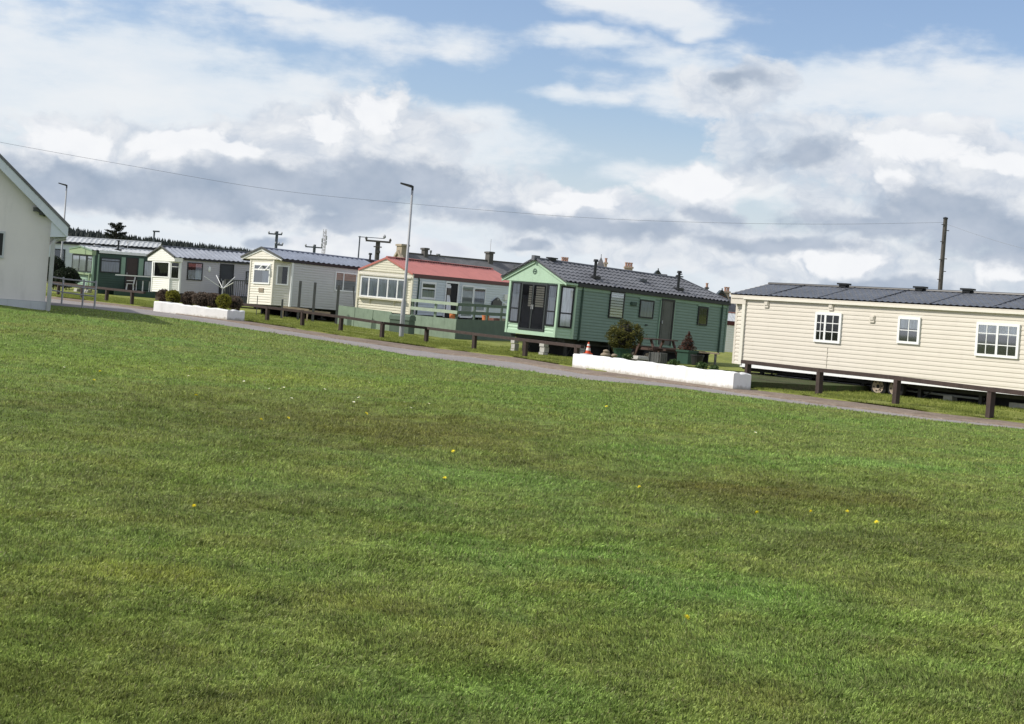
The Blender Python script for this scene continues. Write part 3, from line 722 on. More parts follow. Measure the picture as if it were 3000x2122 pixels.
def chassis(root, c, zg, y0=.6, y1=None, step=2.4, wheels=(), blocks=()):
    W, L = c['W'], c['L']; y1 = y1 or L - .5; mb = MB()
    for x in (.55, W - .55): mb.box((x - .04, y0, -.20), (x + .04, y1, -.02))
    y = y0
    while y < y1: mb.box((.2, y, -.14), (W - .2, y + .06, -.035)); y += 1.2
    mb.build('chassis', M['chassis'], root)
    y = y0 + .5
    while y < y1:
        for x in (.55, W - .55):
            mb = MB(); mb.box((x - .05, y - .05, zg + .03), (x + .05, y + .05, -.2)); mb.box((x - .16, y - .16, zg - .05), (x + .16, y + .16, zg + .03)); mb.bar((x, y + .05, zg + .05), (x, y + .42, -.18), .03)
            mb.build('corner_stand', M['chassis'], root)
        y += step
    for yw in wheels:
        for x in (W - .28, .28):
            s = 1 if x > W / 2 else -1; zc = zg + .27
            mb = MB(); mb.tube([(x - .09, yw, zc), (x - .07, yw, zc), (x + .07, yw, zc), (x + .09, yw, zc)], [.22, .27, .27, .22], 24); wh = mb.build('wheel', M['rubber'], root)
            mb = MB(); xo = x + s * .092
            for k in range(24):
                a0, a1 = 2 * math.pi * k / 24, 2 * math.pi * (k + 1) / 24
                for r0, r1, d0, d1 in ((.165, .19, .0, .012), (.10, .165, -.0, -.0), (.055, .10, .0, .02)):
                    if r0 == .10 and k % 4 == 0: continue
                    mb.face([(xo + s * d0, yw + r0 * math.cos(a0), zc + r0 * math.sin(a0)), (xo + s * d1, yw + r1 * math.cos(a0), zc + r1 * math.sin(a0)), (xo + s * d1, yw + r1 * math.cos(a1), zc + r1 * math.sin(a1)), (xo + s * d0, yw + r0 * math.cos(a1), zc + r0 * math.sin(a1))])
            mb.build('rim', M['rim'], wh)
    for x, y, w, d in blocks:
        mb = MB(); z = zg - .05; i = 0
        while z < -.26:
            h = min(.2, -.2 - z); mb.cbox((x + rng.uniform(-.03, .03), y + rng.uniform(-.03, .03), z + h / 2), (w, d, h - .012)); z += h; i += 1
        mb.build('block_pier', M['block'], root)

CV = {
'green': dict(X=-0.366,Y=55.631,zb=.746,al=.817,pi=-.02,ro=-.011,L=9.397,W=3.225,H=2.02,rise=.755,hip=1,oh=.11,f=.06,cd=.547,a=.316),
'red': dict(X=-7.488,Y=70.725,zb=1.052,al=.44,pi=.009,ro=-.015,L=11.47,W=2.94,H=1.893,rise=.669,oh=.03,f=.02,cd=.04,a=.04),
'cream': dict(X=-13.29,Y=72.018,zb=.91,al=.756,pi=-.01,ro=.014,L=8.5,W=3.02,H=2.2,rise=.47,oh=.075,f=.08,cd=.635,a=.6),
'grey': dict(X=-21.4,Y=86.103,zb=1.06,al=.835,pi=.018,ro=.009,L=10.3,W=3.013,H=1.995,rise=.576,oh=.10,f=.06,cd=.37,a=.48),
'dark': dict(X=-28.339,Y=94.043,zb=1.057,al=.851,pi=.015,ro=-.019,L=8.6,W=3.098,H=2.28,rise=.19,oh=.11,f=.176,cd=.04,a=.04),
'beige': dict(X=9.381,Y=47.354,zb=.481,al=2.451,pi=.001,ro=-.002,L=11,W=3.384,H=2.08,rise=.418,oh=.085,f=.03,cd=.494,a=.235)}

# --- sage green caravan with the pale green front
c = CV['green']; r = caravan_root('static_caravan', 'sage green caravan with pale green gable front and charcoal tiled roof', c); P = body(r, c, M['green'], M['green_l'], board=.115)
W, a, cd, L, H = (c[k] for k in ('W', 'a', 'cd', 'L', 'H'))
roof(r, c, M['roof_d'], 'tile', -c['f'] - .12, L + .08, hip=1.25)
eaves(r, c, M['black'], cd, L + .06, .12)
gable(r, c, M['green_l'], M['green_l'], -c['f'], cd + .1 + c['f'], drop=.06, boards=False, edge2=M['roof_d'], bargeh=.17)
mb = MB(); P['S'].box(mb, cd + .02, L, 0.0, .032, H - .2, H - .03); mb.build('frieze_board', M['mgreen'], r)
corner_trim(r, [(a, 0), (W - a, 0)], 0, H - .06, M['green_l'], .05)
corner_trim(r, [(W, cd)], 0, H - .06, M['green_l'], .045); corner_trim(r, [(W, L), (0, L)], 0, H - .02, M['green'], .04)
mb = MB(); P['F'].box(mb, a, W - a, 0, .035, 0, .14); mb.build('base_board', M['green_l'], r)
for h0, h1 in ((.43, .93), (2.37, 2.87)): window(r, P['F'], h0, h1, .40, 1.92, M['black'], .055, trans=(.35,), curtain='net', glass='glass_b')
window(r, P['C'], .07, .58, .38, 1.90, M['black'], .06, trans=(.35,), curtain='net', glass='glass_b')
fd = window(r, P['F'], .96, 2.34, .16, 1.93, M['dkframe'], .075, mull=(.47,), trans=(), curtain='slats', cmat='blind_y', glass='glass_d', name='french_door', cbot=.50, ctop=.98, slat_x=((.27, .40), (.58, .93)))
mb = MB()
for h in (1.61, 1.69): P['F'].box(mb, h - .012, h + .012, .05, .09, .95, 1.12)
mb.build('handle', M['steel'], fd)
mb = MB(); zc = H + .34
for k in range(20):
    a0, a1 = 2 * math.pi * k / 20, 2 * math.pi * (k + 1) / 20; f = lambda q, t: (W / 2 + q * math.cos(t), -c['f'] - .02, zc + q * math.sin(t))
    mb.face([f(.105, a0), f(.105, a1), f(.075, a1), f(.075, a0)])
mb.prism([(W / 2 - .05, -c['f'] - .018, zc - .02), (W / 2 + .0, -c['f'] - .018, zc + .035), (W / 2 + .055, -c['f'] - .018, zc + .01), (W / 2 + .03, -c['f'] - .018, zc - .03)], (0, .01, 0))
mb.build('round_emblem', M['dgreen'], r)
window(r, P['S'], 2.36, 3.17, .92, 1.93, M['black'], .05, curtain='slats', cmat='blind', glass='glass_b')
window(r, P['S'], 4.06, 4.87, 1.05, 1.74, M['black'], .05, curtain='net', cmat='net_d')
window(r, P['S'], 7.55, 8.16, 1.01, 1.75, M['black'], .055, curtain=None, glass='glass')
for q in ((4.02, 4.91, 1.76, 1.81), (7.5, 8.2, 1.77, 1.81), (5.24, 5.288, .05, 1.80), (6.082, 6.13, .05, 1.80)):
    mb = MB(); P['S'].box(mb, q[0], q[1], 0, .05, q[2], q[3]); mb.build('opening_trim', M['mgreen'], r)
door(r, P['S'], 5.29, 6.08, .10, 1.88, M['black'], M['grey_door'], .07)
mb = MB(); P['S'].box(mb, 3.54, 3.86, 0, .06, 1.47, 1.62); P['S'].box(mb, 3.58, 3.82, .06, .08, 1.50, 1.59); mb.build('wall_vent', M['dgreen'], r)
mb = MB(); P['S'].box(mb, 4.48, 4.60, 0, .05, .77, .82); mb.build('socket_box', M['black'], r)
downpipe(r, W + .05, cd + .33, -.05, H - .08, M['dgreen']); downpipe(r, W + .05, L - .36, -.05, H - .08, M['dgreen'])
flue(r, c, 1.98, .36, .62, M['black']); flue(r, c, 6.75, .33, .66, M['black']); roof_vent(r, c, .75, M['black'])
mb = MB(); x = W + .11 - 1.72 * .55; mb.box((x - .12, 4.75, H + .45), (x + .14, 5.15, H + .55)); mb.build('roof_vent', M['roof_n'], r)
mb = MB(); mb.box((W / 2 - .08, -.24, H + c['rise'] - .02), (W / 2 + .08, .05, H + c['rise'] + .17)); mb.build('ridge_finial', M['roof_d'], r)
mb = MB(); mb.tube([(W / 2, L - 1.25, H + .80), (W / 2, L - 1.25, H + 1.05)], .02, 6); mb.bar((W / 2 - .2, L - 1.25, H + .93), (W / 2 + .12, L - 1.25, H + 1.0), .03); mb.bar((W / 2, L - 1.45, H + .9), (W / 2, L - 1.05, H + .9), .05); mb.build('roof_aerial', M['black'], r)
chassis(r, c, -.74, y0=.35, step=2.3, wheels=(4.2, 5.0), blocks=((.62, .22, .2, .22), (W - .95, .15, .24, .24), (W - .45, 1.5, .3, .24), (W - .4, 3.6, .3, .3)))
mb = MB(); mb.box((.1, 1.1, -.72), (.16, 8.9, -.05)); mb.box((.16, 8.7, -.72), (W - .2, 8.76, -.05)); mb.box((.16, 1.1, -.72), (W - .75, 1.16, -.05)); mb.box((W - .8, 1.16, -.72), (W - .74, 8.7, -.05)); mb.build('skirt_or_shade_sheet', M['shade_dark'], r)  # near-black sheets under the floor stand in for the shade there

# --- red roofed caravan
c = CV['red']; r = caravan_root('static_caravan', 'cream fronted caravan with red metal roof and pale green deck', c); P = body(r, c, M['bluegrey'], M['cream_y'], board=.13)
W, a, cd, L, H = (c[k] for k in ('W', 'a', 'cd', 'L', 'H'))
ro = roof(r, c, M['roof_r'], 'rib', -.04, L + .04)
eaves(r, c, M['fascia_r'], -.03, L + .03, .19, .05, z=.02)
gable(r, c, M['cream_y'], M['roof_r'], -.03, .3, drop=.0, bargeh=.10)
mb = MB(); k = int(L / .27)
for i in range(3, k): mb.cbox((W / 2 + .05, i * .27, H + c['rise'] + .06), (.10, .14, .075))
mb.build('ridge_closure', M['fascia_r'], ro)
mb = MB(); P['F'].box(mb, .02, W - .02, 0, .10, H - .20, H - .13); P['F'].box(mb, .05, W - .05, 0, .05, H - .13, H - .03); mb.build('fascia_moulding', M['cream'], r)
window(r, P['F'], .16, 2.63, .64, 1.63, M['white'], .07, mull=(.19, .40, .615, .83), curtain='net', cmat='net_g', glass='glass', proud=.09)
mb = MB(); P['F'].box(mb, .1, 2.7, 0, .16, .575, .63)
for h in (.7, 2.05): mb.prism([P['F'].p(h, 0, .57), P['F'].p(h, .14, .57), P['F'].p(h, 0, .30)], P['F'].h * .07)
mb.build('window_sill', M['cream_y'], r)
corner_trim(r, [(0, 0), (W, 0)], 0, H, M['cream_y'], .05)
mb = MB(); siding(mb, P['S'], .06, .52, 0, H - .17, .13, .026); mb.build('end_panel', M['pale'], r)
downpipe(r, W + .06, .58, .02, H - .1, M['dgreen'])
window(r, P['S'], .88, 2.35, .77, 1.62, M['white'], .10, trans=(.62,), curtain='net', cmat='net_d', glass='glass', cbot=.0, ctop=.5)
dd = door(r, P['S'], 3.36, 4.76, -.05, 1.73, M['white'], M['shade_dark'], .09, handle=False)  # dark leaf stands in for the unlit room in the open doorway
mb = MB()
for i in range(10):
    for z0, z1, w0, w1 in ((1.32, 1.58, .17, .13), (1.05, 1.32, .13, .19), (.55, 1.05, .17, .30)): pass
    t0, t1 = i / 10, (i + 1) / 10; d = (.034, .046)[i % 2]; e = (.034, .046)[(i + 1) % 2]
    prof = [(1.60, 3.48, .36), (1.48, 3.50, .46), (1.22, 3.52, .34), (1.06, 3.56, .30), (.62, 3.58, .46), (.3, 3.58, .52)]
    for (za, xa, wa), (zb, xb, wb) in zip(prof[:-1], prof[1:]): mb.face((P['S'].p(xb + wb * t0, d, zb), P['S'].p(xb + wb * t1, e, zb), P['S'].p(xa + wa * t1, e, za), P['S'].p(xa + wa * t0, d, za)))
mb.build('door_curtain', M['net'], dd, label='white curtain gathered in the open doorway')
mb = MB(); P['S'].box(mb, 3.50, 3.88, .03, .07, 1.05, 1.40); mb.build('curtain_tie', M['brown_door'], dd)
window(r, P['S'], 5.12, 6.45, -.05, 1.62, M['white'], .085, curtain='roller', cmat='paledoor', glass='glass', name='patio_door')
window(r, P['S'], 6.50, 7.85, .30, 1.53, M['white'], .06, curtain='net', cmat='net_d', glass='glass', ctop=.9)
mb = MB(); f = lambda h, z: P['S'].p(h, .05, z)
mb.prism([f(8.66, .62), f(9.82, .62), f(9.82, .88), f(9.66, .93), f(9.5, .99), f(9.40, 1.07), f(9.24, 1.10), f(9.08, 1.07), f(8.98, .99), f(8.82, .93), f(8.66, .88)], P['S'].n * .05); o = mb.build('wall_sign', M['black'], r)
mb = MB(); mb.tube([P['S'].p(9.24, .09, 1.0), P['S'].p(9.24, .115, 1.0)], .055, 12); mb.build('sign_disc', M['steel'], o)
mb = MB(); P['S'].box(mb, 10.1, 10.5, 0, .1, 1.0, 1.3); P['S'].box(mb, 10.15, 10.45, 0, .08, .75, .82); mb.build('meter_box', M['pale'], r)
chassis(r, c, -.85, y0=.5, step=2.6)

# --- cream bay fronted caravan
c = CV['cream']; r = caravan_root('static_caravan', 'cream bay fronted caravan with grey side wall and blue grey corrugated roof', c); P = body(r, c, M['greysid'], M['cream'], board=.12)
W, a, cd, L, H = (c[k] for k in ('W', 'a', 'cd', 'L', 'H'))
roof(r, c, M['roof_s'], 'corr', -c['f'] - .08, L + .06); eaves(r, c, M['black'], -.02, L + .05, .13)
gable(r, c, M['cream'], M['white'], -c['f'], cd + .12, drop=.02, bargeh=.13, edge2=M['timber_g'])
corner_trim(r, [(W, cd)], -.02, H - .05, M['white'], .05); corner_trim(r, [(a, 0), (W - a, 0), (0, cd)], 0, H - .02, M['cream'], .045)
w = window(r, P['F'], .88, 2.20, .98, 1.96, M['white'], .075, trans=(.72,), curtain='right', cmat='net_d', glass='glass_b', cbot=0, ctop=.7)
mb = MB(); f = P['F']; pts = [f.p(1.56, .06, 1.90), f.p(2.12, .06, 1.90), f.p(2.12, .26, 1.66), f.p(1.56, .26, 1.66)]
for p, q in zip(pts, pts[1:] + pts[:1]): mb.bar(p, q, .05)
o = mb.build('open_fanlight', M['white'], w); 
mb = MB(); f = P['F']; f.box(mb, 1.53, 1.58, .02, .06, 1.68, 1.90); mb.build('fanlight_bar', M['white'], w)
window(r, P['C'], .14, .74, .98, 1.94, M['white'], .07, curtain='left', cmat='blind_y', glass='glass_d')
mb = MB(); P['F'].box(mb, 1.38, 1.77, 0, .04, .59, .79)
for k in range(4): P['F'].box(mb, 1.40, 1.75, .04, .05, .61 + k * .045, .635 + k * .045)
mb.build('wall_vent', M['stone'], r)
w = window(r, P['S'], 3.30, 4.70, .95, 1.90, M['white'], .06, mull=(.38,), curtain='roller', cmat='amber', glass='glass', cbot=.58)
flue(r, c, 6.6, .85, .35, M['black'])
chassis(r, c, -.49, y0=.4, step=2.2)
mb = MB(); mb.box((.2, 1.2, -.52), (.26, L - .1, -.03)); mb.build('skirt_or_shade_sheet', M['shade_dark'], r)

# --- grey caravan with the white porch gable
c = CV['grey']; r = caravan_root('static_caravan', 'lilac grey caravan with white boxed porch gable and charcoal door', c); P = body(r, c, M['lavender'], M['pale'], board=.12)
W, a, cd, L, H = (c[k] for k in ('W', 'a', 'cd', 'L', 'H'))
roof(r, c, M['roof_g'], 'corr', -c['f'] - .08, L + .05, capmat=M['roof_n']); eaves(r, c, M['black'], cd + .2, L + .04, .11)
gable(r, c, M['pale'], M['timber_g'], -c['f'], cd + .14, drop=.22, bargeh=.10, edge2=M['timber_g'])
corner_trim(r, [(W, cd), (W - a, 0), (a, 0), (0, cd)], -.02, H - .2, M['white'], .045)
window(r, P['F'], .54, 2.46, .84, 1.76, M['white'], .06, mull=(.10,), curtain=None, glass='glass_d')
window(r, P['C'], .05, .57, .80, 1.76, M['white'], .045, trans=(.72,), curtain=None, glass='glass_d')
window(r, P['S'], .80, 1.80, .78, 1.80, M['black'], .06, curtain='right', cmat='net_d', glass='glass')
door(r, P['S'], 2.95, 3.88, .0, 1.84, M['black'], M['navy_door'], .05)
mb = MB(); mb.blob(P['S'].p(2.26, .02, 1.47), (.06, .09, .17), 12, 8); mb.build('wall_lamp', M['white'], r, smooth=True)
window(r, P['S'], 4.73, 5.45, .75, 1.50, M['black'], .05, curtain='right', cmat='net', glass='glass')
roof_vent(r, c, 6.5, M['black']); roof_vent(r, c, 8.4, M['black'])
chassis(r, c, -.5, y0=.4)
mb = MB()
for x0, y0, x1, y1 in ((.5, .25, W - .5, .29), (W - .12, .5, W - .08, L)): mb.box((x0, y0, -.52), (x1, y1, -.03))
mb.build('skirt_or_shade_sheet', M['brown_door'], r)

# --- dark green caravan at the left
c = CV['dark']; r = caravan_root('static_caravan', 'dark green caravan with leaf green front and net curtained windows', c); P = body(r, c, M['dgreen'], M['mgreen'], board=.14)
W, a, cd, L, H = (c[k] for k in ('W', 'a', 'cd', 'L', 'H'))
roof(r, c, M['roof_l'], 'corr', -.24, L + .05); eaves(r, c, M['white'], .3, L + .04, .17, z=.03)
gable(r, c, M['lgreen1'], M['mgreen'], -c['f'], c['f'] + .1, drop=.28, bargeh=.10, boards=False)
corner_trim(r, [(W, 0)], -.02, H - .2, M['mgreen'], .06); corner_trim(r, [(W, .3)], -.0, H - .2, M['mgreen'], .05)
window(r, P['F'], .10, 2.18, .88, 1.96, M['dkframe'], .08, mull=(.5,), curtain='net', glass='glass_b')
window(r, P['F'], 2.26, 3.02, .90, 1.98, M['dkframe'], .08, trans=(.78,), curtain='net', glass='glass_b')
mb = MB(); P['F'].box(mb, .0, 3.08, 0, .18, .74, .84); mb.box((2.99, -.22, -.05), (3.06, -.14, .8)); mb.box((.0, -.2, .55), (.4, -.03, .74)); mb.build('window_sill', M['lgreen1'], r)
window(r, P['S'], .46, 1.80, .96, 1.90, M['dkframe'], .07, trans=(.78,), curtain='net', cmat='net_d')
for h0, h1 in ((1.86, 2.14), (3.06, 3.38)): mb = MB(); P['S'].box(mb, h0, h1, 0, .05, .92, 2.0); mb.build('shutter', M['mgreen'], r)
door(r, P['S'], 2.17, 3.03, .0, 2.03, M['dkframe'], M['brown_door'], .06)
window(r, P['S'], 3.43, 4.25, .88, 1.88, M['dkframe'], .05, curtain='net')
flue(r, c, 1.9, .45, .55, M['black']); roof_vent(r, c, .9, M['steel']); roof_vent(r, c, 2.5, M['steel'])
mb = MB(); mb.tube([(W / 2, 3.0, H + .2), (W / 2, 3.0, H + .75)], .025, 6); mb.bar((W / 2 - .15, 3.0, H + .66), (W / 2 + .2, 3.0, H + .78), .05); mb.build('roof_aerial', M['steel'], r)
chassis(r, c, -.45, y0=.4, blocks=((.9, .1, .42, .3), (W - .75, .1, .5, .3)))
mb = MB(); mb.box((W - .12, .45, -.50), (W - .06, L, -.03)); mb.build('skirt_or_shade_sheet', M['dgreen'], r)

# --- beige caravan on the right, its long side to the road
c = CV['beige']; r = caravan_root('static_caravan', 'long beige caravan side on at the right with three white framed windows', c); P = body(r, c, M['beige'], M['beige'], board=.125, out=.012)
W, a, cd, L, H = (c[k] for k in ('W', 'a', 'cd', 'L', 'H'))
roof(r, c, M['roof_n'], 'fine', -c['f'] - .04, L + .06, hip=0, capmat=M['black']); eaves(r, c, M['beige'], -.02, L + .04, .10)
gable(r, c, M['beige'], M['beige'], -c['f'], cd + .1, drop=.24, bargeh=.06)
for y in (1.4, 3.3, 5.2, 7.1, 9.0):
    mb = MB(); mb.bar((W + .06, y, H + .075), (W / 2 + .05, y, H + c['rise'] + .075), .025, .012); mb.build('roof_seam', M['black'], r)
mb = MB(); siding(mb, Plane((W - .012, -c['f']), (0, 1)), 0, cd + .1, H - .24, H - .03, .11, .012); mb.build('canopy_side', M['beige'], r)
corner_trim(r, [(W, cd)], -.0, H - .02, M['cream'], .06); corner_trim(r, [(W - a, 0)], -.0, H - .2, M['beige'], .04)
mb = MB(); P['S'].box(mb, cd, L, 0, .03, -.07, .03); mb.build('base_trim', M['white'], r)
mb = MB(); P['S'].box(mb, cd, L, .0, .10, H - .085, H - .03); mb.build('soffit_trim', M['cream'], r)
mb = MB(); P['S'].box(mb, 3.75, 3.756, 0, .022, .03, .75); mb.build('panel_joint', M['beige'], r)
window(r, P['S'], 3.25, 4.19, .87, 1.74, M['white'], .075, mull=(.40,), glz=[('h', .37), ('h', .65), ('v', .23), ('v', .69)], curtain=None, glass='glass_d')
window(r, P['S'], 6.12, 6.84, 1.02, 1.76, M['white'], .07, glz=[('v', .5), ('h', .5)], curtain='net', glass='glass_b', cbot=.58)
window(r, P['S'], 8.58, 9.84, .85, 1.74, M['white'], .07, mull=(.5,), glz=[('v', .25), ('v', .75), ('h', .36), ('h', .68)], curtain='net', cmat='net', glass='glass_b', cbot=.66)
for h, z in ((1.37, 1.88), (3.78, 1.91), (5.24, 1.64)):
    mb = MB(); P['S'].box(mb, h - .08, h + .08, .0, .05, z - .10, z + .10); P['S'].box(mb, h - .055, h + .055, .05, .07, z - .03, z + .07); mb.build('wall_vent', M['beige'], r)
for y in (2.85, 5.55, 7.1): roof_vent(r, c, y, M['black'], .34)
chassis(r, c, -.50, y0=.4, step=1.9, wheels=(5.45, 6.02))
mb = MB(); mb.bar((W / 2 - .6, .5, -.12), (W / 2, -.9, -.12), .08); mb.bar((W / 2 + .6, .5, -.12), (W / 2, -.9, -.12), .08); mb.build('drawbar', M['chassis'], r)
mb = MB(); mb.tube([(.5, 2.2, -.28), (.5, 9.6, -.32)], .05, 8); mb.tube([(W - .7, 1.3, -.26), (W - .7, 8.5, -.3)], .03, 8); mb.build('waste_pipe', M['steel'], r)
mb = MB(); mb.box((.05, 1.5, -.53), (.12, L, -.03)); mb.box((W - .95, 1.2, -.53), (W - .89, L, -.03)); mb.build('skirt_or_shade_sheet', M['shade_dark'], r)  # near-black sheets behind the wheels stand in for underfloor shade
for y, w in ((2.55, .3), (7.3, .28), (9.3, .5)):
    mb = MB(); mb.box((W - .85, y, -.53), (W - .6, y + w, -.30)); mb.build('block_pier', M['block'], r)

# --- cream caravan with maroon fascia glimpsed in the gap
p = at(2105, 1040, 90); c = dict(X=p.x, Y=p.y, zb=p.z, al=1.45, pi=-.02, ro=0, L=9, W=3, H=2.05, rise=.55, oh=.05, cd=.04, a=.04)
c['X'] -= 3 * math.cos(c['al']); c['Y'] += 3 * math.sin(c['al']) 
r = caravan_root('static_caravan', 'cream caravan with maroon fascia glimpsed in the gap beside the beige caravan', c); P = body(r, c, M['pale'], M['pale'], board=.15)
roof(r, c, M['roof_l'], 'rib', -.04, 9.04, capmat=M['brick']); eaves(r, c, M['fascia_r'], -.03, 9.02, .26, .05, z=.06); gable(r, c, M['pale'], M['fascia_r'], -.03, .2)
chassis(r, c, -.5)
# --- pale grey caravan behind the dark green one
p = at(128, 795, 101); c = dict(X=p.x, Y=p.y, zb=p.z, al=1.40, pi=.012, ro=0, L=7.6, W=3, H=2.1, rise=.36, oh=.12, cd=.04, a=.04)
c['X'] -= 3 * math.cos(c['al']); c['Y'] += 3 * math.sin(c['al'])
r = caravan_root('static_caravan', 'pale blue grey caravan with corrugated roof behind the hall corner', c); P = body(r, c, M['bluegrey'], M['bluegrey'], board=.9)
roof(r, c, M['roof_l'], 'corr', -.05, 7.65); eaves(r, c, M['black'], 0, 7.6, .16, .05); gable(r, c, M['bluegrey'], M['dgreen'], -.03, .2)
window(r, P['S'], .55, 1.35, .3, 1.6, M['dkframe'], .08, curtain=None); chassis(r, c, -.5)

# ------------------------------------------------------------------ the hall at the left edge
p1 = G(130, 915); bk = Vector((-.33, .944, 0)).normalized(); g = Vector((-bk.y, bk.x, 0))
hall = thing('village_hall', 'grey rendered hall with white bargeboard at the left edge', 'building')
zb = gz(p1.x, p1.y) - .1
hall.matrix_world = Matrix(((g.x, bk.x, 0, p1.x), (g.y, bk.y, 0, p1.y), (0, 0, 1, zb), (0, 0, 0, 1)))
Z0 = 3.42 - zb; SL = .905; WD = 6.6; LN = 14.0
def zt(x): return Z0 + SL * min(x, WD - x)
mb = MB(); mb.prism([(0, 0, .42), (WD, 0, .42), (WD, 0, zt(WD)), (WD / 2, 0, zt(WD / 2)), (0, 0, zt(0))], (0, LN, 0)); mb.build('wall', M['render'], hall)
mb = MB(); mb.box((-.03, -.03, -.3), (WD + .03, LN, .415)); mb.build('plinth', M['plinth'], hall)
mb = MB()
for s in (0, 1):
    X = (lambda x: x) if s == 0 else (lambda x: WD - x)
    mb.prism([(X(-.55), -.32, zt(0) - SL * .55 + .10), (X(WD / 2), -.32, zt(WD / 2) + .10), (X(WD / 2), -.32, zt(WD / 2) + .20), (X(-.55), -.32, zt(0) - SL * .55 + .20)], (0, LN + .5, 0))
mb.build('roof', M['slate'], hall)
mb = MB()
for s in (0, 1):
    X = (lambda x: x) if s == 0 else (lambda x: WD - x)
    mb.prism([(X(-.5), -.29, zt(0) - SL * .5 + .09), (X(WD / 2), -.29, zt(WD / 2) + .09), (X(WD / 2), -.29, zt(WD / 2) - .22), (X(-.5), -.29, zt(0) - SL * .5 - .22)], (0, .04, 0))
    mb.prism([(X(.0), -.25, zt(0) - .02), (X(-.5), -.25, zt(0) - SL * .5 - .02), (X(-.5), -.25, zt(0) - SL * .5 - .20), (X(.0), -.25, zt(0) - SL * .5 - .24)], (0, LN + .4, 0))
mb.build('bargeboard', M['barge'], hall)
mb = MB(); mb.tube([(-.60, -.3, zt(0) - SL * .5 - .02), (-.60, LN, zt(0) - SL * .5 - .02)], .07, 8); mb.build('gutter', M['dkframe'], hall)
mb = MB(); mb.tube([(-.10, -.12, -.1), (-.10, -.12, zt(0) - .86), (-.16, -.10, zt(0) - .76), (-.45, .05, zt(0) - .70)], .065, 10); mb.build('downpipe', M['steel_w'], hall)
mb = MB(); mb.box((1.29, -.045, 1.97 - zb), (2.50, .0, 2.05 - zb)); mb.box((1.29, -.03, 2.05 - zb), (1.34, 0, 2.78 - zb)); mb.box((1.34, -.03, 2.72 - zb), (2.50, 0, 2.78 - zb)); mb.box((2.42, -.03, 2.05 - zb), (2.50, 0, 2.72 - zb)); w = mb.build('window', M['plinth'], hall)
mb = MB(); mb.box((1.34, -.012, 2.05 - zb), (2.42, -.002, 2.72 - zb)); mb.build('pane', M['black'], w)
mb = MB(); zc = 3.42 - zb; mb.cbox((.30, -.10, zc), (.13, .2, .12)); mb.cbox((.46, -.16, zc + .10), (.18, .10, .13)); mb.bar((.2, -.05, zc - .08), (.55, -.05, zc + .16), .05); mb.build('floodlight', M['timber_g'], hall)

# ------------------------------------------------------------------ metal railing beside the hall
ra, rb, rc = G(180, 894), G(240.5, 903), G(276, 908); start = ra + (ra - rb).normalized() * 1.2
rail = thing('metal_railing', 'grey tubular metal railing with three rails beside the hall', 'railing', ra)
for q in (ra, rb, rc):
    mb = MB(); b = q - ra; mb.tube([b + Vector((0, 0, -.1)), b + Vector((0, 0, 1.05))], .035, 8); mb.build('post', M['steel'], rail)
for h in (.98, .74, .48):
    mb = MB(); mb.tube([start - ra + Vector((0, 0, h + .03)), Vector((0, 0, h)), rb - ra + Vector((0, 0, h)), rc - ra + Vector((0, 0, h))], .026, 8); mb.build('rail', M['steel_w'], rail)

# ------------------------------------------------------------------ low timber fences along the road
def knee_fence(label, pxs, height, ends, extra=()):
    pts = [G(*q) for q in pxs]; base = pts[0]
    f = thing('knee_rail_fence', label, 'fence', base, group='low brown timber fences along the road')
    pm = MB(); pm.box((-.065, -.065, -.15), (.065, .065, height - .05)); me = pm.mesh('post', M['timber'])
    d = (pts[-1] - pts[0]); rz = math.atan2(d.y, d.x)
    for q in pts:
        link('post', me, f, loc=q - base, rot=(rng.uniform(-.03, .03), rng.uniform(-.03, .03), rz + rng.uniform(-.1, .1)))
    P = [pts[0] + (pts[0] - pts[1]).normalized() * ends[0]] + pts + [pts[-1] + (pts[-1] - pts[-2]).normalized() * ends[1]]
    for i, (a, b) in enumerate(zip(P[:-1], P[1:])):
        if i == 0: a2, b2 = a, P[2]
        elif i == 1: continue
        elif i == len(P) - 2 and len(P) > 3: continue
        else: a2, b2 = (a, P[i + 2]) if i + 2 == len(P) - 1 else (a, b)
        mb = MB(); o = Vector((0, 0, height - .04)); j = Vector((0, 0, rng.uniform(-.012, .012)))
        mb.bar(a2 - base + o, b2 - base + o + j, .13, .10); mb.build('rail', M['timber'], f)
    return f
knee_fence('dark brown knee high timber fence in front of the dark green caravan', [(170, 866), (240, 877), (311, 886), (386, 895)], .66, (2.5, 1.0))
knee_fence('longest brown knee high timber fence, running between the two white walls', [(694, 932), (782, 944), (885, 957.5), (997, 973), (1118, 992.5), (1248, 1006), (1388, 1027), (1537, 1048), (1687, 1069)], .64, (.2, .35))
knee_fence('brown knee high timber fence along the side of the long beige caravan', [(2187, 1132), (2398, 1160), (2623, 1188), (2898, 1229), (3240, 1279)], .70, (.25, 3))

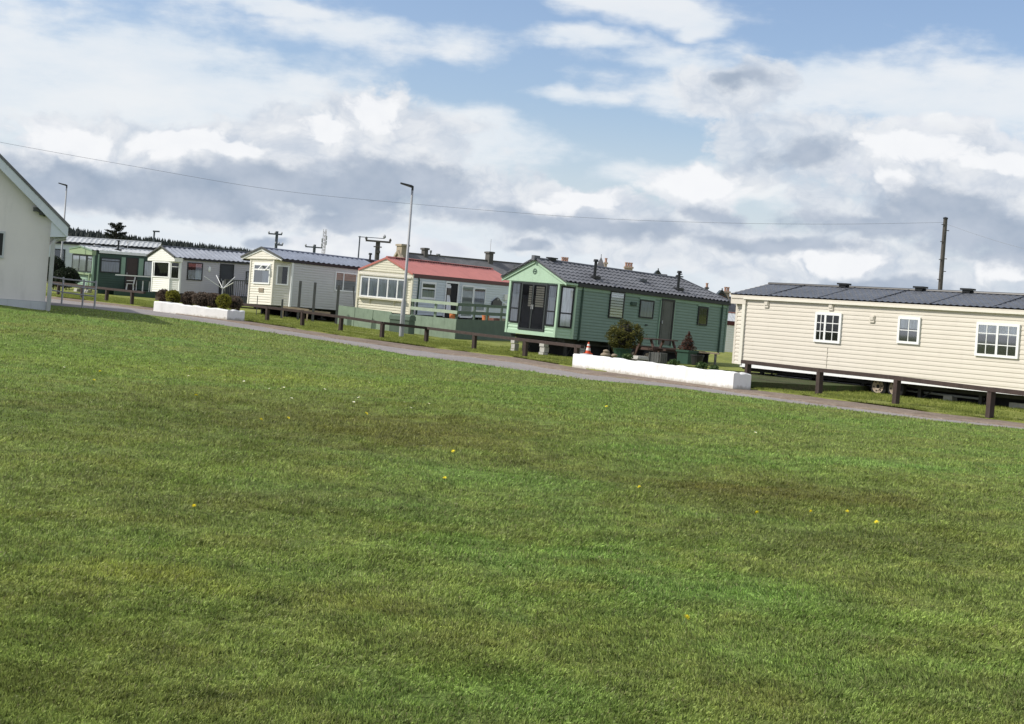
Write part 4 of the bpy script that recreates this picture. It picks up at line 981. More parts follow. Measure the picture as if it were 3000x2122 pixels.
# ------------------------------------------------------------------ whitewashed garden walls
def wallmat(name, zb):
    m, nt, out = nodes(name); b = N(nt, 'ShaderNodeBsdfPrincipled'); nt.links.new(b.outputs[0], out.inputs[0]); b.inputs['Roughness'].default_value = .85
    pos = N(nt, 'ShaderNodeNewGeometry').outputs['Position']; sz = N(nt, 'ShaderNodeSeparateXYZ'); nt.links.new(pos, sz.inputs[0])
    n1 = noise(nt, pos, 1.6, 6, .65); n2 = noise(nt, pos, 7, 6, .7); n3 = noise(nt, pos, 3.0, 5, .7, (1, 1, .25))
    c = ramp(nt, n1, [(.3, (.70, .70, .69)), (.7, (.80, .80, .79))])
    c = mixc(nt, math_(nt, 'MULTIPLY', sstep(nt, n2, .56, .72), .35), c, (.46, .45, .42))
    c = mixc(nt, math_(nt, 'MULTIPLY', sstep(nt, n3, .55, .72), .35), c, (.50, .49, .46))
    sp = sstep(nt, math_(nt, 'ADD', math_(nt, 'SUBTRACT', sz.outputs[2], zb), math_(nt, 'MULTIPLY', math_(nt, 'SUBTRACT', n2, .5), -.22)), .0, .13, .75, 0.0)
    c = mixc(nt, sp, c, (.30, .27, .20)); nt.links.new(c, b.inputs['Base Color'])
    bp = N(nt, 'ShaderNodeBump'); bp.inputs['Strength'].default_value = .6; bp.inputs['Distance'].default_value = .02; nt.links.new(n2, bp.inputs['Height']); nt.links.new(bp.outputs[0], b.inputs['Normal'])
    return m
def garden_wall(label, A, B, h, back, th=.22):
    t = (B - A); t.z = 0; L = t.length; t.normalize(); n = Vector((-t.y, t.x, 0)); n = n if n.y > 0 else -n
    mb = MB()
    def run(o, d, L, nn, z0a, z0b):
        k = int(L / .25) + 1; b = len(mb.v); jz = [rng.uniform(-.024, .024) for _ in range(k + 1)]
        for i in range(k + 1):
            q = i / k; c = o + d * (L * q); zg = z0a + (z0b - z0a) * q; jo = rng.uniform(-.008, .008)
            for off, z in ((0 + jo, zg - .1), (0 + jo, zg + h - .03 + jz[i]), (.03, zg + h + jz[i]), (th - .03, zg + h + jz[i]), (th, zg + h - .03 + jz[i]), (th, zg - .1)):
                v = c + nn * off; mb.v.append((v.x, v.y, z))
        for i in range(k):
            for j in range(5): a = b + i * 6 + j; mb.f.append((a, a + 6, a + 7, a + 1)); mb.mi.append(0)
        for e in (0, k): mb.f.append(tuple(b + e * 6 + j for j in range(6))); mb.mi.append(0)
    run(A, t, L, n, gz(A.x, A.y), gz(B.x, B.y))
    for O, dx in ((A, t), (B, -t)):
        s = O + n * th + dx * 0.004; run(s, n, back, dx, gz(s.x, s.y), gz(s.x, s.y))
    o = mb.build('garden_wall', wallmat('whitewashed_block', min(gz(A.x, A.y), gz(B.x, B.y)))); return tag(o, label, 'wall', 'whitewashed walls beside the road')
A1, B1 = G(449, 911), G(664, 938); garden_wall('low whitewashed wall with rounded clipped bushes behind it', A1, B1, .40, .7)
A2, B2 = G(1676, 1077), G(2146, 1141); garden_wall('low whitewashed wall with a tub conifer and picnic table behind it', A2, B2, .43, .36)
t2 = (B2 - A2).normalized(); n2 = Vector((-t2.y, t2.x, 0)); n2 = n2 if n2.y > 0 else -n2
mb = MB(); q = [A2 + n2 * .24 + t2 * .3, B2 + n2 * .24 - t2 * .3, B2 + n2 * 3.0 - t2 * .3, A2 + n2 * 9.5 + t2 * 5.2, A2 + n2 * 6.0 + t2 * .6]
mb.prism([(v.x, v.y, .0) for v in q], (0, 0, .21)); mb.build('garden_bed', M['bed'], kind='structure')
BED = .21

# ------------------------------------------------------------------ bushes and planting
def bush(name, label, cat, px, py, Y, rx, rz, mat, n, leaf, group=None, core=.8, jit=.12):
    c = at(px, py, Y); o = thing(name, label, cat, (c.x, c.y, c.z - rz), group=group)
    mb = MB(); mb.blob((0, 0, rz), (rx * core, rx * core, rz * core), 14, 9, jit)
    for k in range(4): a = k * 1.57 + .4; mb.tube([(rx * .25 * math.cos(a), rx * .25 * math.sin(a), -.12), (rx * .4 * math.cos(a), rx * .4 * math.sin(a), rz * .7)], .015, 5)
    mb.build('branches', M['core'], o)  # stems together with the dark core painted as inner shade
    mb = MB(); mb.leaves((0, 0, rz), (rx, rx, rz), n, leaf, .78)
    for k in range(9):                         # uneven shoulders and stray tufts
        a = rng.random() * 6.3; e = rng.uniform(-.2, 1.1); mb.leaves((rx * .86 * math.cos(a) * math.cos(e), rx * .86 * math.sin(a) * math.cos(e), rz * (1 + .88 * math.sin(e))), (rx * .3, rx * .3, rz * .26), n // 14, leaf, .2)
    for k in range(5):
        a = rng.random() * 6.3; mb.leaves((rx * .5 * math.cos(a), rx * .5 * math.sin(a), rz * (1 + rng.uniform(-.3, .5))), (rx * .62, rx * .62, rz * .55), n // 6, leaf, .7)
    mb.build('foliage', mat, o); return o
GB = 'clipped bushes behind the left white wall'
bush('clipped_bush', 'yellow green ball bush at the left end of the white wall', 'bush', 507, 872, 60.3, .30, .31, M['hedge_y'], 1100, .035, GB)
bush('clipped_bush', 'brown clipped bush hidden left of the yellow green ball bush', 'bush', 480, 868, 61.6, .26, .30, M['hedge_b'], 900, .035, GB)
bush('clipped_bush', 'narrow brown clipped bush just right of the yellow green ball bush', 'bush', 553, 876, 60.3, .29, .32, M['hedge_b'], 900, .035, GB)
bush('clipped_bush', 'widest brown clipped bush in the middle of the white wall', 'bush', 592, 879, 59.6, .42, .33, M['hedge_b'], 1300, .035, GB)
bush('clipped_bush', 'brown clipped bush touching the left side of the second yellow bush', 'bush', 627, 881, 59.4, .31, .32, M['hedge_b'], 900, .035, GB)
bush('clipped_bush', 'yellow topped bush below the rotary clothes dryer', 'bush', 656, 884, 58.6, .30, .31, M['hedge_y'], 1100, .035, GB)
bush('clipped_bush', 'low brown bush at the right end of the white wall', 'bush', 687, 887, 59.2, .36, .29, M['hedge_b'], 900, .035, GB)
mb = MB(); c = at(1822, 1052, 52.3); tub = thing('plant_tub', 'dark green round tub holding the big golden conifer', 'plant pot', (c.x, c.y, BED - .01))
mb.lathe((0, 0, 0), [(.26, 0), (.33, .28), (.35, .30), (.35, .34), (.30, .34), (.29, .28)], 20); mb.build('tub', M['greentub'], tub)
mb = MB(); mb.lathe((0, 0, .25), [(.29, 0), (.29, .04)], 16); mb.build('soil', M['soil'], tub)
c = at(1822, 1052, 52.3); o = thing('golden_conifer', 'large golden brown conifer bush growing in a green tub', 'bush', (c.x, c.y, BED + .28)); o.scale = (1.05, 1.05, .84)
mb = MB(); mb.blob((.05, 0, .60), (.36, .36, .46), 14, 9, .2); mb.tube([(0, 0, -.05), (0, 0, .4)], .05, 8); mb.build('branches', M['core'], o)
mb = MB()
for k in range(95):
    a = rng.random() * 6.28; e = rng.random(); rr = (.40 + .16 * math.sin(e * 3.0)) * math.sin(math.pi * (.16 + .74 * e)) ** .5 * rng.uniform(.82, 1.12); zz = .08 + e * 1.0
    q = Vector((rr * math.cos(a) + .10 * e, rr * math.sin(a), zz)); s_ = rng.uniform(.08, .17)
    mb.leaves(q, (s_, s_, s_ * 1.3), 52, .034, .3)
for q, s_ in (((-.06, 0, 1.18), .13), ((.12, 0, 1.14), .11), ((.48, 0, .93), .17), ((.42, -.1, 1.03), .12), ((-.42, 0, .5), .15), ((-.36, -.1, .85), .14)): mb.leaves(q, (s_, s_, s_), 130, .034, .2)
mb.build('foliage', M['conifer_gold'], o)
mb = MB(); c = at(2012, 1050, 50.5); o = thing('plant_tub', 'tall dark green square tub under the russet conifer', 'plant pot', (c.x, c.y, BED), rz=-.8)
mb.prism([(-.24, -.24, 0), (.24, -.24, 0), (.24, .24, 0), (-.24, .24, 0)], (0, 0, .40)); mb.box((-.28, -.28, .40), (.28, .28, .47)); mb.build('tub', M['greentub'], o)
o = thing('russet_conifer', 'small pointed russet conifer in a dark green tub', 'bush', (c.x, c.y, BED + .45))
mb = MB(); mb.tube([(0, 0, 0), (0, 0, .42)], .03, 6); mb.blob((0, 0, .18), (.17, .17, .2), 10, 7, .15); mb.build('branches', M['core'], o)
mb = MB(); mb.leaves((0, 0, .10), (.34, .34, .13), 500, .03, .4); mb.leaves((0, 0, .27), (.24, .24, .16), 420, .03, .4); mb.leaves((0, 0, .44), (.13, .13, .16), 240, .03, .3); mb.leaves((.02, 0, .58), (.05, .05, .10), 80, .028, .3); mb.build('foliage', M['conifer_red'], o)
for i, (px, py, Y, s, lab) in enumerate([(1838, 1054, 50.0, .20, 'pale green plant in front of the green conifer tub'), (2055, 1072, 45.5, .22, 'low green plant behind the white wall near the russet conifer'), (2092, 1077, 44.5, .16, 'low green plant near the right end of the white wall'), (1975, 1066, 47.0, .2, 'low plant behind the white wall beside the picnic table')]):
    c = at(px, py, Y); mb = MB(); mb.leaves((0, 0, s * .5), (s, s, s * .6), 260, .045, .2); o = mb.build('garden_plant', M['lowplant']); o.location = (c.x, c.y, BED); tag(o, lab, 'plant')
c = at(2042, 1056, 49.6); mb = MB(); mb.lathe((0, 0, 0), [(.17, 0), (.22, .3), (.24, .31), (.24, .36), (.20, .36), (.19, .30)], 18); o = mb.build('plant_pot', M['blackpot']); o.location = (c.x, c.y, BED); tag(o, 'black plastic pot right of the russet conifer tub', 'plant pot')
c = at(1930, 1050, 49.0); o = thing('timber_planter', 'grey boarded square planter in front of the picnic table', 'planter', (c.x, c.y, BED), rz=-.75)
mb = MB()
for k in range(4):
    x = -.2 + k * .1; mb.box((x - .045, -.2, 0), (x + .045, -.17, .34)); mb.box((x - .045, .17, 0), (x + .045, .2, .34)); mb.box((-.245, x - .04, .0), (-.215, x + .04, .34)); mb.box((.215, x - .04, .0), (.245, x + .04, .34))
mb.build('boards', M['timber_g'], o); mb = MB(); mb.box((-.2, -.165, .02), (.2, .165, .28)); mb.build('soil', M['soil'], o)
for k, (px, py, Y, s, lab) in enumerate([(1774, 1040, 51.5, .17, 'brown field stone lying left of the green conifer tub'), (1776, 1030, 51.5, .12, 'flat tan stone stacked on the brown field stone'), (1800, 1042, 51, .11, 'small grey stone beside the green conifer tub')]):
    c = at(px, py, Y); mb = MB(); mb.blob((0, 0, 0), (s, s * .8, s * .55), 10, 7, .12); o = mb.build('stone', M['stonegrey'], smooth=True); o.location = (c.x, c.y, max(BED + .06, c.z)); tag(o, lab, 'stone')
# slab, plank bench
c = at(2062, 1046, 50.8); o = thing('garden_bench', 'low bench with a pale plank top under the end of the green caravan', 'bench', (c.x, c.y, BED), rz=.75 - 1.57 + .55)
mb = MB(); mb.box((-.52, -.13, .40), (.52, .13, .45)); mb.build('seat', M['timber_l'], o)
for s in (-.4, .4): mb = MB(); mb.box((s - .03, -.11, 0), (s + .03, .11, .40)); mb.build('leg', M['timber_g'], o)
c = at(1876, 1048, 51.5); mb = MB(); mb.box((-.25, -.2, 0), (.25, .2, .06)); mb.box((-.2, -.16, .06), (.22, .18, .12)); o = mb.build('paving_slab', M['block']); o.location = (c.x, c.y, BED); o.rotation_euler = (0, 0, .5); tag(o, 'pale concrete slabs stacked right of the green conifer tub', 'slab')

# ------------------------------------------------------------------ picnic table and cone
c = at(1922, 1048, 53.4); o = thing('picnic_table', 'red brown timber picnic table outside the green caravan', 'picnic table', (c.x, c.y, BED - .02), rz=math.pi / 2 - .9)
mb = MB()
for k in range(5): mb.box((-.72, -.34 + k * .14, .72), (.72, -.22 + k * .14, .76))
mb.build('tabletop', M['picnic'], o)
for s in (-1, 1):
    mb = MB(); 
    for k in (0, 1): a = s * (.58 + .14 * k); mb.box((-.72, min(a, a + s * .12), .42), (.72, max(a, a + s * .12), .46))
    mb.build('bench_seat', M['picnic'], o)
for x in (-.55, .55):
    mb = MB(); mb.bar((x, -.62, 0), (x, -.24, .72), .05, .09); mb.bar((x, .62, 0), (x, .24, .72), .05, .09); mb.bar((x + .06, -.82, .38), (x + .06, .82, .38), .04, .09); mb.build('leg_frame', M['picnic'], o)
c = at(1723, 1030, 53.0); o = thing('traffic_cone', 'orange and white traffic cone beside the green caravan', 'cone', (c.x, c.y, BED + .02))
mb = MB(); mb.lathe((0, 0, .03), [(.13, 0), (.03, .51)], 18); mb.build('cone_body', M['cone'], o)
for z_, h_ in ((.15, .13), (.36, .09)):
    mb = MB(); f_ = lambda q: .134 - (q - .03) * .1961; mb.lathe((0, 0, z_), [(f_(z_), 0), (f_(z_ + h_), h_)], 18); mb.build('reflective_band', M['conew'], o)
mb = MB(); mb.box((-.19, -.19, -.02), (.19, .19, .03)); mb.build('base', M['cone'], o); o.scale = (.8, .8, .78)

# ------------------------------------------------------------------ rotary dryer, bare posts
hub = at(652.5, 846, 67); zg = gz(hub.x, hub.y); o = thing('rotary_clothes_dryer', 'white folding rotary clothes dryer with raised arms', 'clothes dryer', (hub.x, hub.y, zg))
mb = MB(); mb.tube([(0, 0, -.1), (0, 0, hub.z - zg + .36)], .03, 8); mb.build('pole', M['steel'], o)
for px, py, dy in ((603, 810, -.4), (627, 805.5, .5), (684, 811, .4), (690, 829, -.5)):
    q = at(px, py, 67) - hub; q.y = dy; mb = MB(); mb.tube([(0, 0, hub.z - zg), (q.x, q.y, q.z + hub.z - zg)], .015, 6); mb.build('arm', M['white'], o)
for px, ty, Y, w, lean, lab in [(881, 823.5, 68.5, .11, .0, 'tall bare grey post leftmost of the row by the cream caravan'), (924, 828, 68.5, .11, 0, 'tall bare grey post second from the left by the cream caravan'), (993, 836, 68.0, .11, .0, 'tall bare grey post in front of the amber blind window'), (1036, 841, 69.0, .05, -.11, 'thin grey post leaning left beside the red roofed caravan'), (828, 877, 68.0, .08, 0, 'short stump of a post below the cream caravan bay'), (755, 867, 68.5, .03, 0, 'thin stake in front of the cream bay front')]:
    t = at(px, ty, Y); zg = gz(t.x, t.y); mb = MB(); mb.bar((0, 0, -.1), (lean * (t.z - zg), 0, t.z - zg), w); o = mb.build('timber_post', M['timber_g']); o.location = (t.x - lean * (t.z - zg), t.y, zg); tag(o, lab, 'post', 'bare timber posts by the cream caravan')
a, b = at(828, 900, 68.4), at(905, 910, 68.2); o = thing('unfinished_deck', 'low unfinished brown deck frame below the cream caravan', 'deck', (a.x, a.y, gz(a.x, a.y)))
mb = MB(); mb.bar((0, 0, a.z - o.location.z), b - a + Vector((0, 0, a.z - o.location.z)), .05, .12); mb.bar((0, .5, .5), (b - a).xy.to_3d() + Vector((.9, .8, .42)), .05, .12); mb.build('beam', M['timber_l'], o)
for s in (.02, .95): q = (b - a) * s; mb = MB(); mb.bar((q.x, q.y, -.1), (q.x, q.y, .5), .07); mb.build('leg', M['timber_l'], o)

# ------------------------------------------------------------------ skirting panel, storage box and deck at the red roofed caravan
a, b = at(984, 960, 69.0), at(1143, 978, 67.9); a.z = gz(a.x, a.y) - .05; b.z = gz(b.x, b.y) - .05
o = thing('panel_fence', 'pale green boarded skirting panels below the cream bay of the red roofed caravan', 'fence', a); d = (b - a); L = d.length
for k in range(3):
    mb = MB(); mb.bar(d * (k / 3) + Vector((0, 0, .50)), d * ((k + 1) / 3 - .008) + Vector((0, 0, .50)), .04, .96); mb.build('panel', M['fence_m'], o)
c = at(1176, 978, 67.7); o = thing('storage_box', 'dark green garden storage box beside the pale skirting panels', 'storage box', (c.x, c.y, gz(c.x, c.y)), rz=-.42)
mb = MB(); mb.box((-.50, -.3, -.05), (.50, .3, .62)); mb.build('box_body', M['fence_d'], o)
mb = MB(); mb.prism([(-.53, -.33, .625), (-.53, .33, .625), (-.53, .30, .80), (-.53, .15, .88), (-.53, -.15, .88), (-.53, -.30, .80)], (1.06, 0, 0)); mb.build('lid', M['fence_d'], o)

def deck(label, cv, x0, x1, y0, y1, zf, zb, panel_front, panel_side, rails, rail_front, rail_side, posts, bal=None, ph=0.0):
    c = CV[cv]; dk = caravan_root('deck', label, c, 'deck', None); del_group(dk)
    mb = MB()
    n = int((y1 - y0) / .14)
    for k in range(n): mb.box((x0, y0 + k * .14, zf - .04), (x1 - .05, y0 + k * .14 + .13, zf))
    mb.build('floor', M['timber_g'], dk)
    if panel_front:
        mb = MB(); n = max(1, int((x1 - x0) / .6))
        for k in range(n): w = (x1 - x0) / n; mb.box((x0 + k * w + .004, y0 - .04, zb), (x0 + (k + 1) * w - .004, y0 - .002, ph))
        mb.build('front_panel', panel_front, dk)
    mb = MB(); n = max(1, int((y1 - y0) / 1.2))
    for k in range(n): w = (y1 - y0) / n; mb.box((x1 - .04, y0 + k * w + .003, zb), (x1, y0 + (k + 1) * w - .003, ph if panel_front else zf))
    mb.build('side_panel', panel_side, dk)
    for z0, z1 in rails:
        if rail_front: mb = MB(); mb.box((x0, y0 - .07, z0), (x1 + .02, y0 - .042, z1)); mb.build('rail', rail_front, dk)
        mb = MB(); mb.box((x1 + .002, y0 + .002, z0), (x1 + .032, y1, z1)); mb.build('rail', rail_side, dk)
    for y in posts:
        mb = MB(); mb.box((x1 - .13, y - .05, zf), (x1 - .045, y + .05, rails[0][1] - .02)); mb.build('post', rail_side, dk)
    if rail_front:
        for x in (x0 + .05, x0 + (x1 - x0) * .52): mb = MB(); mb.box((x - .05, y0 + .002, zf), (x + .05, y0 + .1, rails[0][1] - .02)); mb.build('post', rail_side if x < x0 + .2 else M['fence_m'], dk)
    if bal:
        mb = MB(); y = y0
        while y < y1: mb.box((x1 - .03, y, zf), (x1, y + .035, rails[0][0])); y += bal
        mb.build('baluster_row', rail_side, dk)
    return dk
def del_group(o):
    if 'group' in o: del o['group']
W = CV['red']['W']
deck('pale green boarded deck with two rails beside the red roofed caravan', 'red', W + .08, W + 2.55, -.02, 6.6, -.12, -1.1, M['fence_m'], M['fence_d'], [(.62, .76), (.24, .39)], M['fence_l'], M['fence_d'], (.1, 1.9, 3.3, 4.9, 6.5), ph=.0)  # side panels and rails get the green darkened as shade
W = CV['grey']['W']
deck('small grey deck with dark balusters at the lilac grey caravan door', 'grey', W + .05, W + 1.3, 2.6, 6.4, -.06, -.55, None, M['timber_g'], [(.88, .95)], None, M['timber_g'], (2.65, 4.4, 6.3), bal=.14)
W = CV['dark']['W']
deck('dark green deck with white handrail at the dark green caravan', 'dark', W + .05, W + 1.2, .95, 7.5, -.06, -.55, None, M['dgreen'], [(.86, .93)], None, M['white'], (), bal=None)
def local(cv, x, y, z):
    c = CV[cv]; return Vector((c['X'], c['Y'], c['zb'])) + Vector((math.cos(c['al']), -math.sin(c['al']), c['ro'])) * x + Vector((math.sin(c['al']), math.cos(c['al']), c['pi'])) * y + Vector((0, 0, z))
W = CV['dark']['W']
q = local('dark', W + .75, 2.2, -.06); o = thing('plastic_chair', 'white plastic garden chair on the dark green deck', 'chair', q, rz=-1.2)
mb = MB(); mb.box((-.22, -.22, .42), (.22, .22, .45)); mb.build('seat', M['white'], o); mb = MB(); mb.prism([(-.22, .20, .45), (.22, .20, .45), (.2, .26, .84), (.1, .27, .88), (-.1, .27, .88), (-.2, .26, .84)], (0, .025, 0)); mb.build('backrest', M['white'], o)
for x in (-.19, .19):
    for y in (-.19, .19): mb = MB(); mb.bar((x * 1.15, y * 1.15, 0), (x, y, .42), .035); mb.build('leg', M['white'], o)
    mb = MB(); mb.bar((x * 1.15, -.2, .62), (x * 1.15, .22, .64), .04); mb.build('armrest', M['white'], o)
q = local('dark', W + .70, 3.1, -.06); o = thing('garden_table', 'small pale garden table beside the white plastic chair', 'table', q, rz=-.7)
mb = MB(); mb.box((-.38, -.3, .66), (.38, .3, .70)); mb.build('tabletop', M['timber_g'], o)
for x in (-.33, .33):
    for y in (-.25, .25): mb = MB(); mb.bar((x, y, 0), (x, y, .66), .04); mb.build('leg', M['white'], o)
W = CV['red']['W']
for x, y, s, lab in ((2.22, .28, 1.0, 'orange plastic tub at the front corner of the green deck'), (2.2, 3.7, .85, 'small orange pot further back on the green deck')):
    q = local('red', W + x, y, -.12); mb = MB(); mb.lathe((0, 0, 0), [(.17 * s, 0), (.21 * s, .34 * s), (.22 * s, .35 * s), (.22 * s, .39 * s), (.19 * s, .39 * s), (.18 * s, .33 * s)], 18); o = mb.build('plant_pot', M['orangepot']); o.location = q; tag(o, lab, 'plant pot')
q = local('red', W + 2.15, 4.8, -.12); mb = MB(); mb.box((-.16, -.42, 0), (.16, .42, .22)); o = mb.build('trough_planter', M['brick']); o.location = q; o.rotation_euler = (0, 0, -.44); tag(o, 'brown trough planter at the back of the green deck', 'planter')

# ------------------------------------------------------------------ lamp posts
def lamp(label, bx, by, Y, h):
    p = at(bx, by, Y); zg = gz(p.x, p.y); o = thing('street_lamp', label, 'street lamp', (p.x, p.y, zg), group='grey street lamps')
    mb = MB(); mb.tube([(0, 0, -.1), (0, 0, .02), (0, 0, 1.45), (0, 0, 1.6), (0, 0, h)], [.11, .10, .10, .062, .045], 14); mb.build('column', M['lampgrey'], o, smooth=True)
    mb = MB(); mb.box((-.045, -.112, .45), (.045, -.085, .95)); mb.build('access_door', M['lampgrey'], o)
    mb = MB(); mb.tube([(0, 0, h - .1), (0, 0, h + .06), (-.10, -.01, h + .10)], [.05, .05, .04], 10); mb.build('bracket', M['lamphead'], o)
    mb = MB(); mb.prism([(-.02, -.1, h + .0), (-.12, -.13, h + .06), (-.48, -.11, h + .12), (-.52, -.08, h + .13), (-.52, .08, h + .13), (-.48, .11, h + .12), (-.12, .13, h + .06), (-.02, .1, h + .0)], (0.01, 0, .065)); mb.build('lamp_head', M['lamphead'], o)
p = G(1175, 990); lamp('tall grey street lamp in front of the red roofed caravan', 1175, 990, p.y, (at(1206, 551, p.y).z - gz(p.x, p.y)))
lamp('grey street lamp beside the hall at the far left', 172, 852, 92, at(192, 546, 92).z - gz(*at(172, 852, 92).xy))

# ------------------------------------------------------------------ poles, mast, wires
def pole(name, label, px, py, Y, r, mat, arms=(), group=None, cat='pole'):
    t = at(px, py, Y); zg = gz(t.x, t.y) - .3; o = thing(name, label, cat, (t.x, t.y, zg), group=group)
    mb = MB(); mb.tube([(0, 0, 0), (0, 0, (t.z - zg) * .5), (0, 0, t.z - zg)], [r * 1.25, r * 1.1, r], 10); mb.build('shaft', mat, o)
    for (xa, ya), (xb, yb), th, ins in arms:
        a, b = at(xa, ya, Y) - o.location, at(xb, yb, Y) - o.location; a.y = b.y = -r; mb = MB(); mb.bar(a, b, th); ar = mb.build('crossarm', mat, o)
        for s in ins:
            q = a.lerp(b, s); mb = MB(); mb.lathe(q + Vector((0, 0, th * .4)), [(.05, 0), (.09, .05), (.09, .12), (.03, .22)], 8); mb.build('insulator', M['lampgrey'] if mat is M['polegrey'] else M['pole'], ar)
    return o
GP = 'poles on the skyline'
pole('utility_pole', 'blue grey telegraph pole with two crossarms above the grey roof', 812, 678, 150, .14, M['polegrey'], [((787, 685), (827, 688), .14, (.03, .5, .97)), ((806, 717), (829, 719), .16, (.05, .5, .97))], GP)
pole('utility_pole', 'low telegraph pole with one wide crossarm beside the lattice mast', 922, 717, 140, .13, M['polegrey'], [((895, 723), (944, 727), .12, (.02, .5))], GP)
pole('utility_pole', 'dark wooden T shaped pole behind the red roofed caravan', 1108, 706, 105, .16, M['pole'], [((1072, 705), (1145, 711), .13, (.02, .98)), ((1095, 723), (1119, 725), .08, ()), ((1101, 738), (1114, 739), .2, ())], GP)
pole('aerial_pole', 'thin pole with a single side boom between the cream and red caravans', 1054.5, 692, 88, .04, M['polegrey'], [((1050, 694), (1127, 699.5), .04, (.99,))], GP)
pole('aerial_pole', 'thin pole with a short arm in front of the far wood', 452.5, 676, 120, .07, M['polegrey'], [((449, 678), (468, 679), .12, ())], GP)
o = pole('utility_pole', 'bare dark wooden utility pole behind the long beige caravan', 2770, 642, 70, .10, M['pole'], [], GP)
h = at(2770, 642, 70).z - o.location.z
for z, s in ((h - .28, -1), (h - .55, 1), (h - 1.1, -1), (h - 1.9, 1), (h - 1.95, -1), (h - 2.5, 1), (h - 2.9, -1)):
    mb = MB(); mb.bar((0, -.08, z), (s * .19, -.08, z), .035); mb.build('step_bolt', M['pole'], o)
mb = MB(); mb.lathe((0, 0, h), [(.12, 0), (.12, .06), (.02, .1)], 10); mb.build('cap', M['lamphead'], o)
t = at(953, 672, 420); o = thing('lattice_mast', 'pale lattice radio mast far behind the caravans', 'mast', (t.x, t.y, 0)); mb = MB(); H_ = t.z
for x, y in ((-.45, -.26), (.45, -.26), (0, .52)): mb.tube([(x, y, 0), (x, y, H_)], .07, 5)
z = 0
while z < H_ - 1:
    for (xa, ya), (xb, yb) in (((-.45, -.26), (.45, -.26)), ((.45, -.26), (0, .52)), ((0, .52), (-.45, -.26))): mb.bar((xa, ya, z), (xb, yb, z + 1), .05); mb.bar((xb, yb, z), (xa, ya, z + 1), .05)
    z += 1
mb.build('lattice', M['mast'], o)
q = at(952, 712, 420).z
for x_, z_ in ((.6, 0), (.6, 1.4), (-.6, -.8), (-.6, .6)):
    mb = MB(); mb.cbox((x_, -.4, q + z_), (.32, .3, 1.2)); mb.build('antenna', M['lampgrey'], o)
def wire(label, pts, r):
    mb = MB(); P = [Vector(p) for p in pts]; Q = []
    for i in range(len(P) - 1):
        p0, p1_, p2, p3 = P[max(i - 1, 0)], P[i], P[i + 1], P[min(i + 2, len(P) - 1)]
        for k in range(8):
            t = k / 8; Q.append(.5 * ((2 * p1_) + (p2 - p0) * t + (2 * p0 - 5 * p1_ + 4 * p2 - p3) * t * t + (3 * p1_ - p0 - 3 * p2 + p3) * t ** 3))
    Q.append(P[-1]); mb.tube(Q, r, 6); tag(mb.build('overhead_wire', M['cable']), label, 'wire')
wl = [(-500, 300), (-200, 375), (0, 417), (400, 489), (800, 556), (1200, 597), (1700, 637), (2100, 653), (2450, 657), (2768, 652)]
wire('long overhead wire sagging across the sky to the wooden pole', [at(x, y, 58 + 12 * max(0, x) / 2768) for x, y in wl], .0065)
wire('short overhead wire running right from the wooden pole', [at(x, y, 70 - 8 * (x - 2772) / 400) for x, y in ((2772, 657), (2880, 694), (3000, 729), (3300, 805))], .006)

